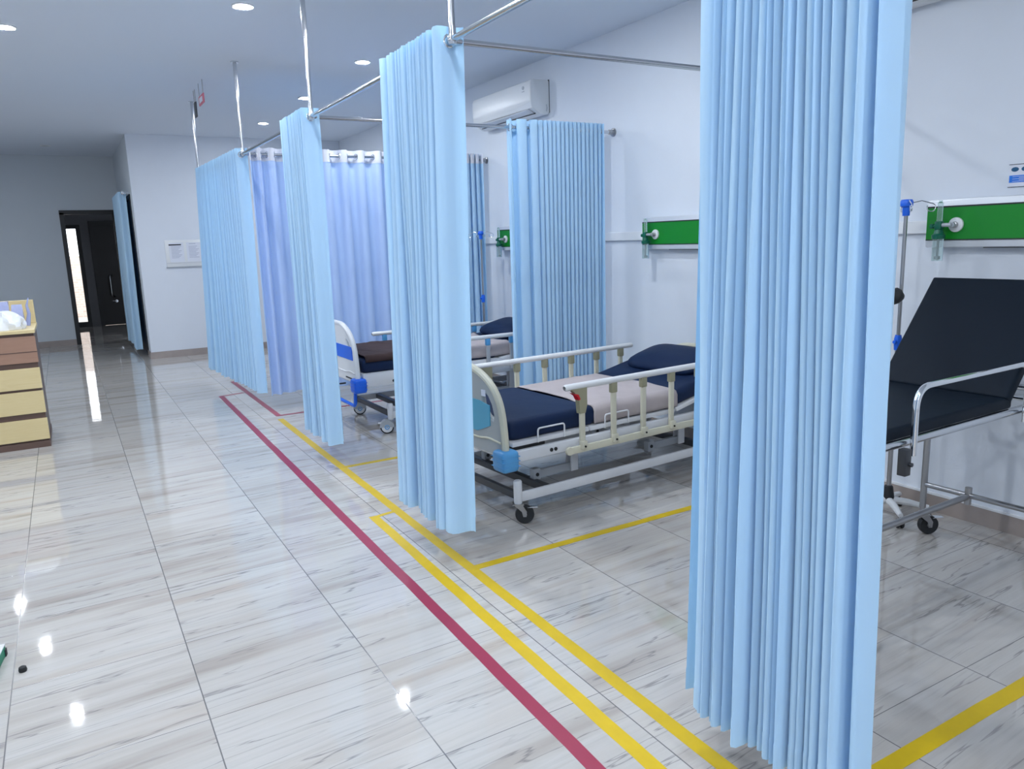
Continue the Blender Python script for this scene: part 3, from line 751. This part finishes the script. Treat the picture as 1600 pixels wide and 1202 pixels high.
draped('blanket', 'dark brown crumpled blanket spread over the foot of the farther bed', 'blanket', 'blanket', O2, Y2, .06, .80, zm2 + .118, .035, 8, lump=.022)

def pillow(label, O, a, x, z, tilt, m='navy', sx=.40, sy=.66, h=.13):
    mb = MB(); nu, nv = 26, 15
    def fn(i, j):
        u = 2 * pi * i / nu; v = -pi / 2 + pi * j / (nv - 1)
        def se(c, e): return math.copysign(abs(c) ** e, c)
        return Vector((sx / 2 * se(cos(v), .7) * se(cos(u), .45), sy / 2 * se(cos(v), .7) * se(sin(u), .45), h / 2 * se(sin(v), 1.15)))
    mb.grid(fn, nu, nv, close_u=True)
    bmesh.ops.remove_doubles(mb.bm, verts=mb.bm.verts[:], dist=1e-4)
    o = mb.build('pillow', m, ang=70)
    o.matrix_world = to_world(O, a) @ Matrix.Translation((x, 0, z)) @ Matrix.Rotation(-tilt, 4, 'Y')
    return tag(o, label, 'pillow', 'navy pillows')
pillow('plump navy pillow at the head of the nearer bed', O1, Y1, 1.74, zm1 + .095 + .40 * .2 + .042, .24, h=.15)
pillow('navy pillow at the head of the farther bed, half hidden by the curtain', O2, Y2, 1.68, zm2 + .095 + .36 * .13 + .06, .22, h=.15)

# ------------------------------------------------------------------ examination couch (stainless, black vinyl)
SO, SA = Vector((2.30, 1.93, 0)), radians(1.5)
st = thing('examination_couch', 'stainless steel examination couch with black vinyl mattress and raised backrest', 'examination couch', SO, SA)
SL, SW, SZ = 1.72, .27, .775
top = MB().tube(round_path([(0, -SW, SZ), (SL, -SW, SZ), (SL, SW, SZ), (0, SW, SZ), (0, -SW + .001, SZ)], .05), .017)
for x in (.35, .75, 1.12, 1.45): top.tube([(x, -SW, SZ), (x, SW, SZ)], .010, 8)
top.build('top_frame', 'steel', st)
LY = {-1: -SW - .035, 1: SW - .05}
for x in (.12, 1.40):
    for s in (-1, 1):
        lg = MB().tube([(x, LY[s], .145), (x, LY[s], SZ)], .0155, 14).build('leg', 'dull_steel', st)
bs = MB()
for x in (.12, 1.40): bs.tube([(x, LY[-1], .27), (x, LY[1], .27)], .0135)
bs.tube([(.12, 0, .265), (1.40, 0, .265)], .0155).tube([(1.40, 0, .225), (1.40, 0, .31)], .016)
bs.build('base_stretcher', 'dull_steel', st)
for x in (.12, 1.40):
    for s in (-1, 1): castor(st, (x, LY[s], .15), r=.05, dirx=1, swivel=-.5 * s, brake=True)
HX = 1.14
soft_slab(MB(), .01, HX, -SW - .005, SW + .035, SZ + .018, SZ + .066, .014, cr=.006).build('mattress', 'black_vinyl', st, ang=50)
br = bpy.data.objects.new('backrest', None); C.objects.link(br); br.parent = st; br.location = (HX - .01, 0, SZ + .022); br.rotation_euler = (0, -radians(50), 0)
soft_slab(MB(), .012, .64, -SW - .005, SW + .035, .006, .058, .014, cr=.006).build('backrest_cushion', 'black_vinyl', br, ang=50)
MB().tube(round_path([(.0, -SW + .02, 0), (.62, -SW + .02, 0), (.62, SW - .02, 0), (0, SW - .02, 0)], .04), .010, 10).tube([(.25, -SW + .02, 0), (.25, SW - .02, 0)], .008, 8).tube([(.45, -SW + .02, 0), (.45, SW - .02, 0)], .008, 8).build('backrest_frame', 'dull_steel', br)
for s in (-1, 1):
    MB().tube([(HX + .26, s * (SW - .05), SZ + .33), (1.62, s * (SW - .05), SZ + .01)], .008, 8).build('prop_arm', 'steel', st)
gx0, gx1, gy = .365, 1.20, -SW - .036
MB().tube(round_path([(gx0, gy, SZ - .045), (gx0, gy, SZ + .215), (gx1, gy, SZ + .215), (gx1, gy, SZ - .045)], .085, 10), .0125, 14).build('side_guard', 'chrome', st)
for x in (gx0 - .045, gx1 + .08):
    MB().box(x - .018, x + .018, gy - .012, gy + .022, SZ - .115, SZ - .012, .003).lathe([(0, -.014), (.008, -.014), (.008, .014), (0, .014)], 12, axis_mtx((x + .005, gy - .01, SZ - .07), (0, 1, 0))).build('guard_clamp', 'dark_metal', st)

# ------------------------------------------------------------------ IV stand
def iv_stand(label, loc, zt, base=True):
    iv = thing('drip_stand', label, 'drip stand', loc)
    MB().tube([(0, 0, .10), (0, 0, 1.0)], .0125).tube([(0, 0, .95), (0, 0, zt - .03)], .0095).build('pole', 'dull_steel', iv)
    MB().lathe([(0, .93), (.018, .93), (.02, .96), (.02, .99), (.015, 1.01), (0, 1.01)], 16).tube([(0, 0, .97), (-.035, 0, .975)], .009).build('height_clamp', 'royal', iv)
    MB().lathe([(0, zt - .07), (.017, zt - .07), (.019, zt - .03), (.03, zt - .02), (.032, zt), (.026, zt + .012), (0, zt + .014)], 20).build('hook_head', 'royal', iv)
    for k in range(4):
        a = k * pi / 2 + .75
        d_ = Vector((cos(a), sin(a), 0)); c = d_ * .115 + Vector((0, 0, zt - .032))
        pts = [d_ * .022 + Vector((0, 0, zt - .006)), d_ * .07 + Vector((0, 0, zt + .004))] + [c + d_ * (.021 * sin(t)) + Vector((0, 0, .021 * cos(t))) for t in [radians(x) for x in range(0, 330, 30)]]
        MB().tube(pts, .0028, 6).build('hook', 'chrome', iv)
    if base:
        MB().lathe([(0, .085), (.03, .085), (.033, .10), (.022, .17), (.016, .175), (0, .175)], 18).build('collar', 'rubber', iv)
        for k in range(5):
            a = k * 2 * pi / 5 + .28
            d_ = Vector((cos(a), sin(a), 0))
            l = MB().tube([d_ * .0 + Vector((0, 0, .092)), d_ * .10 + Vector((0, 0, .088)), d_ * .20 + Vector((0, 0, .070))], .015, 10, radii=[.022, .018, .013]).build('base_arm', 'white_plastic', iv)
            e_ = d_ * .192; tn = Vector((-d_.y, d_.x, 0))
            w_ = MB()
            for s in (-1, 1):
                w_.lathe([(0, -.007), (.022, -.007), (.025, -.003), (.025, .003), (.022, .007), (0, .007)], 18, axis_mtx(e_ + tn * s * .011 + Vector((0, 0, .025)), tn))
            w_.tube([e_ + Vector((0, 0, .025)), e_ + Vector((0, 0, .066))], .007, 8)
            w_.build('castor', 'rubber', l)
    return iv
iv_stand('drip stand with blue hook head beside the black couch backrest', (3.795, 2.445, 0), 1.70)
iv_stand('drip stand with blue clamp in front of the deep blue bunched curtain', (3.793, 7.12, 0), 1.655)

# examination lamp mostly hidden behind the nearest curtain
el = thing('examination_lamp', 'black lamp head on a bent neck peeping out behind the nearest curtain', 'lamp', (3.455, 2.66, 0))
MB().lathe([(0, 0), (.13, 0), (.13, .018), (.03, .035), (.014, .05), (.012, .95), (0, .95)], 24).build('stand', 'dull_steel', el)
MB().tube(round_path([(0, 0, .93), (.0, 0, 1.42), (.08, -.10, 1.42), (.185, -.222, 1.236)], .10), .008, 10).build('gooseneck', 'rubber', el)
MB().lathe([(0, 0), (.014, 0), (.018, .012), (.036, .05), (.044, .07), (.038, .085), (.018, .108), (0, .115)], 22, axis_mtx((.18, -.22, 1.235), (.89, -.41, -.15))).build('lamp_head', 'rubber', el)

# ------------------------------------------------------------------ bed-head service panels, outlets, flowmeters
def head_panel(label, y1, length, label2):
    """panel whose far end stands at y1"""
    zb, zt = 1.462, 1.708; X = XW
    pn = thing('bedhead_panel', label, 'bedhead panel', (X, y1, zb), 0, 'green bedhead panels')
    h = zt - zb
    MB().box(-.065, 0, -length, 0, 0, h, .008).build('body', 'alu', pn)
    MB().box(-.068, -.064, -length + .012, -.006, .040, h - .040).build('green_face', 'green', pn)
    MB().box(-.0695, -.064, -length + .012, -.006, h - .042, h - .034).box(-.0695, -.064, -length + .012, -.006, .036, .042).build('seam', 'rubber', pn)
    MB().box(-.055, -.02, -length + .05, -.30, -.004, .002).build('lamp_slot', 'rubber', pn)
    MB().box(-.068, -.063, -length + .06, -length + .20, .06, .14, .004).build('power_socket', 'white_plastic', pn)
    g = MB().lathe([(0, 0), (.037, 0), (.037, .012), (.030, .016), (0, .016)], 28, axis_mtx((-.066, -.165, .115), (-1, 0, 0))).build('gas_outlet', 'white_plastic', pn)
    MB().lathe([(0, .014), (.016, .014), (.016, .030), (.012, .032), (.012, .036), (0, .036)], 20, axis_mtx((-.066, -.165, .115), (-1, 0, 0))).build('outlet_ring', 'dull_steel', g)
    fl = thing('flowmeter', label2, 'flowmeter', (X - .12, y1 - .105, zb + .115), 0, 'oxygen flowmeters')
    MB().tube([(.0195, -.06, 0), (.0, -.06, 0), (0, -.012, 0)], .010, 12).lathe([(0, 0), (.014, 0), (.014, .012), (0, .012)], 14, axis_mtx((.017, -.06, 0), (-1, 0, 0))).build('connector', 'grey_metal', fl)
    MB().box(-.017, .017, -.017, .017, -.022, .02, .005).tube([(0, 0, -.005), (-.0, .036, -.005)], .008).lathe([(0, 0), (.012, 0), (.013, .014), (0, .016)], 14, axis_mtx((0, .03, -.005), (0, 1, 0))).build('valve_body', 'dark_green', fl)
    MB().lathe([(0, .018), (.0135, .018), (.0135, .112), (.008, .118), (.008, .125), (0, .125)], 18).build('sight_tube', 'clear', fl)
    MB().lathe([(0, -.072), (.030, -.070), (.033, -.05), (.024, -.044), (.018, -.022), (0, -.022)], 20).build('bottle_cap', 'dark_green', fl)
    MB().lathe([(0, -.182), (.026, -.182), (.026, -.07), (0, -.07)], 20).build('humidifier_bottle', 'clear', fl)
    MB().tube([(0, 0, -.07), (0, 0, -.165)], .004, 8).lathe([(0, -.178), (.010, -.174), (.010, -.158), (0, -.155)], 12).build('dip_tube', 'grey_metal', fl)
head_panel('green bedhead panel above the black couch', 2.460, 1.06, 'oxygen flowmeter plugged into the panel above the black couch')
head_panel('green bedhead panel above the nearer bed, cut off by the nearest curtain', 4.785, 1.08, 'oxygen flowmeter plugged into the panel above the nearer bed')
head_panel('green bedhead panel showing as a sliver beside the wall-side curtain folds', 7.115, 1.10, 'oxygen flowmeter at the sliver of green panel between two curtains')

# ------------------------------------------------------------------ air conditioners
def air_conditioner(label, y0, y1, z0, z1):
    ac = thing('air_conditioner', label, 'air conditioner', (XW, (y0 + y1) / 2, z0), 0, 'wall air conditioners')
    h = z1 - z0; Ln = (y1 - y0) / 2
    prof = [(0, .03), (0, h - .012), (-.012, h), (-.17, h), (-.195, h - .012), (-.205, h - .04), (-.208, h * .55), (-.203, .085), (-.190, .055), (-.10, .004), (-.06, 0), (-.02, .004)]
    def sect(ins): 
        cx_, cz_ = -.1, h / 2
        return [(x + (ins if x < cx_ - .02 else 0), z + (-ins * .5 if z > h - .02 else 0)) for x, z in prof]
    ys = [-Ln, -Ln + .004, -Ln + .015, Ln - .015, Ln - .004, Ln]; ins = [.012, .004, 0, 0, .004, .012]
    mb = MB(); mb.grid(lambda i, j: Vector((sect(ins[j])[i][0], ys[j], sect(ins[j])[i][1])), len(prof), 6, close_u=True)
    bmesh.ops.holes_fill(mb.bm, edges=mb.bm.edges[:], sides=0)
    mb.build('casing', 'white_plastic', ac)
    def face(t): # front panel points
        return (-.209 - .004 * sin(pi * t), .084 + (h - .125) * t)
    mb = MB(); mb.grid(lambda i, j: Vector((face(j / 8)[0] + (.004 if i in (0, 11) or j in (0, 8) else 0), -Ln + .018 + (2 * Ln - .036) * i / 11, face(j / 8)[1] + (.028 * abs(2 * i / 11 - 1) ** 6 if j == 0 else 0))), 12, 9)
    mb.build('front_panel', 'white_plastic', ac, ang=60)
    mb = MB(); mb.grid(lambda i, j: Vector((-.196 + .062 * j / 4, -Ln + .06 + (2 * Ln - .12) * i / 16, .052 - .033 * j / 4 - .012 * sin(pi * i / 16) * (1 - j / 4))), 17, 5)
    o = mb.build('louvre', 'alu', ac); sm = o.modifiers.new('thickness', 'SOLIDIFY'); sm.thickness = .005; sm.offset = 1
    MB().box(-.132, -.122, -Ln + .05, Ln - .06, .010, .0185).build('vent_gap', 'rubber', ac)
    MB().box(-.004, -.0, -Ln - .004, Ln + .004, .02, h + .003).build('mounting_plate', 'dark_metal', ac)
    b = MB().lathe([(0, 0), (.016, 0), (.016, .003), (0, .003)], 20, axis_mtx((-.2115, -Ln + .115, h - .065), (-1, 0, 0))).build('badge', 'grey_metal', ac)
    MB().box(-.2145, -.2115, -Ln + .095, -Ln + .135, h - .10, h - .094).build('badge_text', 'grey_metal', ac)
    MB().tube([(-.035, -Ln - .001, .03), (-.03, -Ln - .002, .06), (-.035, -Ln - .001, .09)], .003, 6).build('clip', 'grey_metal', ac)
    return ac
air_conditioner('white wall air conditioner near the ceiling above the bunched wall curtains', 6.18, 7.32, 2.695, 3.0)
air_conditioner('white air conditioner whose underside shows at the top right edge', 1.85, 2.93, 2.70, 3.0)

# ------------------------------------------------------------------ signs and notices
sg = thing('wall_sign', 'small blue and white hand hygiene sign on the right wall', 'sign', (XW, 2.095, 1.748))
MB().box(-.004, 0, -.30, 0, 0, .108).build('plate', 'paper', sg)
MB().box(-.0055, -.004, -.295, -.005, .022, .056).build('blue_band', 'sign_blue', sg)
MB().box(-.0052, -.004, -.30, 0, .106, .109).box(-.0052, -.004, -.30, 0, -.001, .002).build('border', 'dark_metal', sg)
for k in range(6):
    y = -.028 - k * .046
    MB().lathe([(0, 0), (.016, 0), (.013, .0022), (0, .0022)], 14, axis_mtx((-.004, y, .084), (-1, 0, 0)) @ Matrix.Diagonal((.7, 1.1, 1, 1))).tube([(-.005, y - .012, .078), (-.005, y + .014, .088)], .0025, 6).build('hand_pictogram', 'teal', sg)
for k in range(5):
    MB().box(-.0062, -.0055, -.28 + .0 , -.02 - .03 * (k % 2), .027 + k * .0055, .0285 + k * .0055).build('text_line', 'paper', sg)

nb = thing('notice_board', 'white notice board with three printed sheets on the back wall', 'notice board', (1.33, YB, 1.33))
MB().box(0, .95, -.012, .001, 0, .39, .004).build('backing', 'white_plastic', nb)
MB().box(-.01, .96, -.022, -.0, -.008, .004).build('ledge', 'grey_metal', nb)
MB().box(.0, .95, -.016, -.012, .055, .058).build('lower_edge', 'grey_ink', nb)
for k, (x, w_) in enumerate(((.05, .20), (.29, .20), (.53, .22))):
    s = MB().box(x, x + w_, -.0135, -.012, .07, .35).build('notice_sheet', 'paper', nb)
    if k == 0: MB().box(x + .0, x + .17, -.0148, -.0135, .312, .330).build('heading', 'ink', s)
    else: MB().box(x + .04, x + .13, -.0148, -.0135, .328, .336).build('heading', 'grey_ink', s)
    tb = MB()
    for r_ in range(9):
        tb.box(x + .03, x + w_ - .03 - .02 * ((r_ * 7 + k) % 3), -.0145, -.0135, .29 - r_ * .020, .297 - r_ * .020)
    tb.build('text_block', 'grey_ink', s)

def hanging_sign(label, y, z0, z1, ln, m, x, ang, edge):
    h = thing('hanging_sign', label, 'sign', (x, y, z0), ang, 'signs hung from the ceiling')
    MB().box(-.006, .006, -ln / 2, ln / 2, 0, z1 - z0, .002).build('board', m, h)
    if edge: MB().box(-.0085, .0085, -ln / 2 + .05, ln / 2 - .05, .02, z1 - z0 - .02).build('face_patch', edge, h)
    for s in (-1, 1):
        MB().tube([(0, s * (ln / 2 - .02), z1 - z0), (0, s * (ln / 2 - .02), HC - z0)], .004, 6).build('chain', 'dull_steel', h)
hanging_sign('small red and white sign hanging on chains near the last ceiling post', 8.36, 2.985, 3.072, .27, 'sign_red', 1.39, 0, 'paper')
hanging_sign('dark narrow sign hanging just beyond the red sign', 8.83, 2.93, 3.08, .12, 'dark_metal', 1.40, 0, None)

# ------------------------------------------------------------------ nurse counter at left
CX, CY = -.262, 7.29
ct = thing('drawer_counter', 'pale yellow and brown drawer counter at the left edge', 'counter', (CX, CY, 0))
Wc, Dc = 1.15, .75
MB().box(-Wc, -.008, .02, Dc, .0, .955).build('carcass', 'dark_wood', ct, smooth=False)
MB().box(-Wc, 0, 0.0, Dc, 0, .052).build('plinth', 'dark_wood', ct, smooth=False)
MB().box(-Wc, .004, -.008, Dc, .952, .980, .003).build('worktop', 'yellow_wood', ct, smooth=False)
MB().box(-Wc, .0, Dc - .03, Dc, .980, 1.185, .003).build('upstand', 'yellow_wood', ct, smooth=False)
def drawer(z0, z1, m, groove=False):
    d_ = MB().box(-Wc, 0, 0.0, .019, z0, z1, .002).build('drawer', m, ct, smooth=False)
    if groove: MB().box(-Wc, .001, -.002, .004, z0 + .085, z0 + .092).build('groove', 'dark_wood', d_, smooth=False)
drawer(.712, .928, 'brown_wood', True); drawer(.497, .668, 'yellow_wood'); drawer(.292, .476, 'yellow_wood'); drawer(.066, .244, 'yellow_wood')
def blob(name, label, cat, m, c, sx, sy, sz, seed, jag=.25, p=.55):
    rnd = random.Random(seed); nz = [smooth_noise(rnd, 6, 4) for _ in range(3)]
    mb = MB(); nu, nv = 30, 16
    def fn(i, j):
        u = 2 * pi * i / nu; v = pi / 2 * j / (nv - 1)
        k = 1 + jag * (nz[0](3 * cos(u) + 2 * v) + nz[1](3 * sin(u) - 2 * v)) * .6
        return Vector((sx * cos(v) ** p * cos(u) * k, sy * cos(v) ** p * sin(u) * k, max(0, sz * sin(v) * (1 + jag * nz[2](2 * u) * cos(v)))))
    mb.grid(fn, nu, nv, close_u=True)
    bmesh.ops.remove_doubles(mb.bm, verts=mb.bm.verts[:], dist=1e-4)
    bmesh.ops.holes_fill(mb.bm, edges=mb.bm.edges[:], sides=0)
    o = mb.build(name, m, loc=c, ang=28); return tag(o, label, cat)
blob('plastic_bag', 'crumpled white plastic bag on the drawer counter', 'bag', 'bag', (CX - .22, CY + .17, .981), .155, .10, .15, 2, .5, .8)
def packet(label, x, y, w_, d__, h, seed):
    pk = MB(); rnd = random.Random(seed); nz = smooth_noise(rnd, 5, 6)
    pk.grid(lambda i, j: Vector(((-w_ / 2 if i in (0, 3) else w_ / 2) * (1 - .15 * (j / 5) ** 2) + .008 * nz(i * 2.1 + j), (-d__ / 2 if i < 2 else d__ / 2) * (1 - .35 * (j / 5) ** 2) + .008 * nz(i + j * 1.7), h * j / 5)), 4, 6, close_u=True)
    bmesh.ops.holes_fill(pk.bm, edges=pk.bm.edges[:], sides=0)
    o = pk.build('packet', 'lavender', loc=(x, y, .981), ang=25); return tag(o, label, 'packet', 'lavender packets on the counter')
packet('tallest lavender film packet behind the white bag, at the left edge of the photo', CX - .34, CY + .42, .13, .09, .27, 1)
packet('middle-height lavender film packet behind the white bag', CX - .215, CY + .42, .10, .09, .215, 2)
packet('shortest lavender film packet, nearest the counter end', CX - .115, CY + .42, .085, .08, .185, 3)
MB_t = MB().tube([(0, 0, 0), (.02, .0, .10), (.012, 0, .17), (.03, 0, .235)], .008, 8, radii=[.02, .014, .010, .004])
tag(MB_t.build('plastic_wrapper', 'lavender', loc=(CX - .055, CY + .46, .981)), 'thin twisted clear-grey wrapper standing at the counter end', 'wrapper')
tray = thing('tray', 'dark shallow tray with white rim under the bag on the counter', 'tray', (CX - .56, CY + .12, .981))
MB().box(-.12, .12, -.07, .09, 0, .014, .004).build('base', 'white_plastic', tray)
MB().box(-.11, .11, -.06, .08, .014, .045, .006).build('contents', 'dark_metal', tray)

# low white box with green sides, at the left edge, and a stopper on the floor
lb = thing('low_box', 'low white box with green side cut off by the left edge', 'box', (-.385, 3.475, 0), radians(-8))
MB().box(-.45, 0, -.42, 0, .001, .042, .003).build('green_side', 'green_box', lb)
MB().box(-.45, .001, -.42, .001, .042, .048, .002).build('lid', 'white_plastic', lb)
MB().box(-.02, .004, -.02, .004, .0, .03, .002).build('corner_foot', 'rubber', lb)
s_ = MB().lathe([(0, 0), (.013, 0), (.015, .006), (.013, .018), (.006, .022), (0, .022)], 16).build('rubber_stopper', 'rubber', loc=(-.322, 3.29, 0))
tag(s_, 'tiny black rubber stopper lying on the floor at the left', 'stopper')

# ------------------------------------------------------------------ lamps
def downlight(x, y, label, power=24, lit=True, group='ceiling downlights'):
    dl = thing('downlight', label, 'ceiling light', (x, y, HC), 0, group)
    MB().lathe([(.053, -.001), (.074, -.001), (.076, -.006), (.068, -.010), (.053, -.006)], 28).build('trim_ring', 'white_plastic', dl)
    MB().lathe([(0, -.013), (.02, -.0125), (.038, -.010), (.048, -.007), (.053, -.003), (.053, -.001), (0, -.001)], 28).build('lens', 'lamp' if lit else 'lamp_off', dl)
PW = 30
for x, y, lb_ in ((1.28, 5.72, 'lit downlight left of the second ceiling post, brightest in the frame'),
                 (2.577, 6.98, 'lit downlight over the beds, between the tall curtain and the second post'),
                 (2.566, 8.87, 'lit downlight touching the second ceiling post in the view'),
                 (2.542, 10.82, 'lit downlight farthest over the bays, right of the third post'),
                 (-.146, 6.89, 'lit downlight cut by the upper left edge of the photo')):
    downlight(x, y, lb_, PW)
downlight(0.0, 13.95, 'small unlit downlight in the ceiling over the corridor end', 0, False)
OUT = 'unseen lit downlight in the ceiling beyond the frame'  # a few read off reflections and a shadow, the rest added to brighten the ward
for x, y in ((1.28, 3.7), (1.28, 1.7), (1.28, -.4), (2.57, 4.3), (-.15, 4.8), (-.15, 2.6), (-.15, .4), (-.44, 8.65), (-1.9, 5.5), (-1.9, 2.5), (-1.9, -.5), (1.0, -2.2), (.1, -1.4), (-1.0, -2.4), (-.75, 10.43), (-1.08, 12.0)):
    downlight(x, y, OUT, PW, True, 'downlights beyond the frame')

# ------------------------------------------------------------------ world, camera, view
w = bpy.data.worlds.new('sky'); bpy.context.scene.world = w; w.use_nodes = True
bg = w.node_tree.nodes['Background']; bg.inputs['Color'].default_value = (.92, .95, 1.0, 1); bg.inputs['Strength'].default_value = 3.0

cam = bpy.data.cameras.new('camera'); co = bpy.data.objects.new('camera', cam); C.objects.link(co)
F, VX, VY, ROLL, H = 1188.5, 94.4826, 396.3667, radians(1.8783), 1.5792
yv = Vector((VX - 800, VY - 601, F)).normalized(); hv = Vector((cos(ROLL), -sin(ROLL), 0))
zv = hv.cross(yv).normalized()
if zv.y > 0: zv = -zv
xv = yv.cross(zv)
R = Matrix((xv, yv, zv))             # image axes (right, down, forward) -> world
right, down, fwd = R.col[0], R.col[1], R.col[2]
co.matrix_world = Matrix(((right.x, -down.x, -fwd.x, 0), (right.y, -down.y, -fwd.y, 0), (right.z, -down.z, -fwd.z, H), (0, 0, 0, 1)))
cam.sensor_width = 36; cam.lens = F * 36 / 1600; cam.clip_start = .02
sc = bpy.context.scene; sc.camera = co
sc.view_settings.view_transform = 'Standard'; sc.view_settings.look = 'None'; sc.view_settings.gamma = 1.0
sc.view_settings.exposure = 0.17; sc.view_settings.use_curve_mapping = False
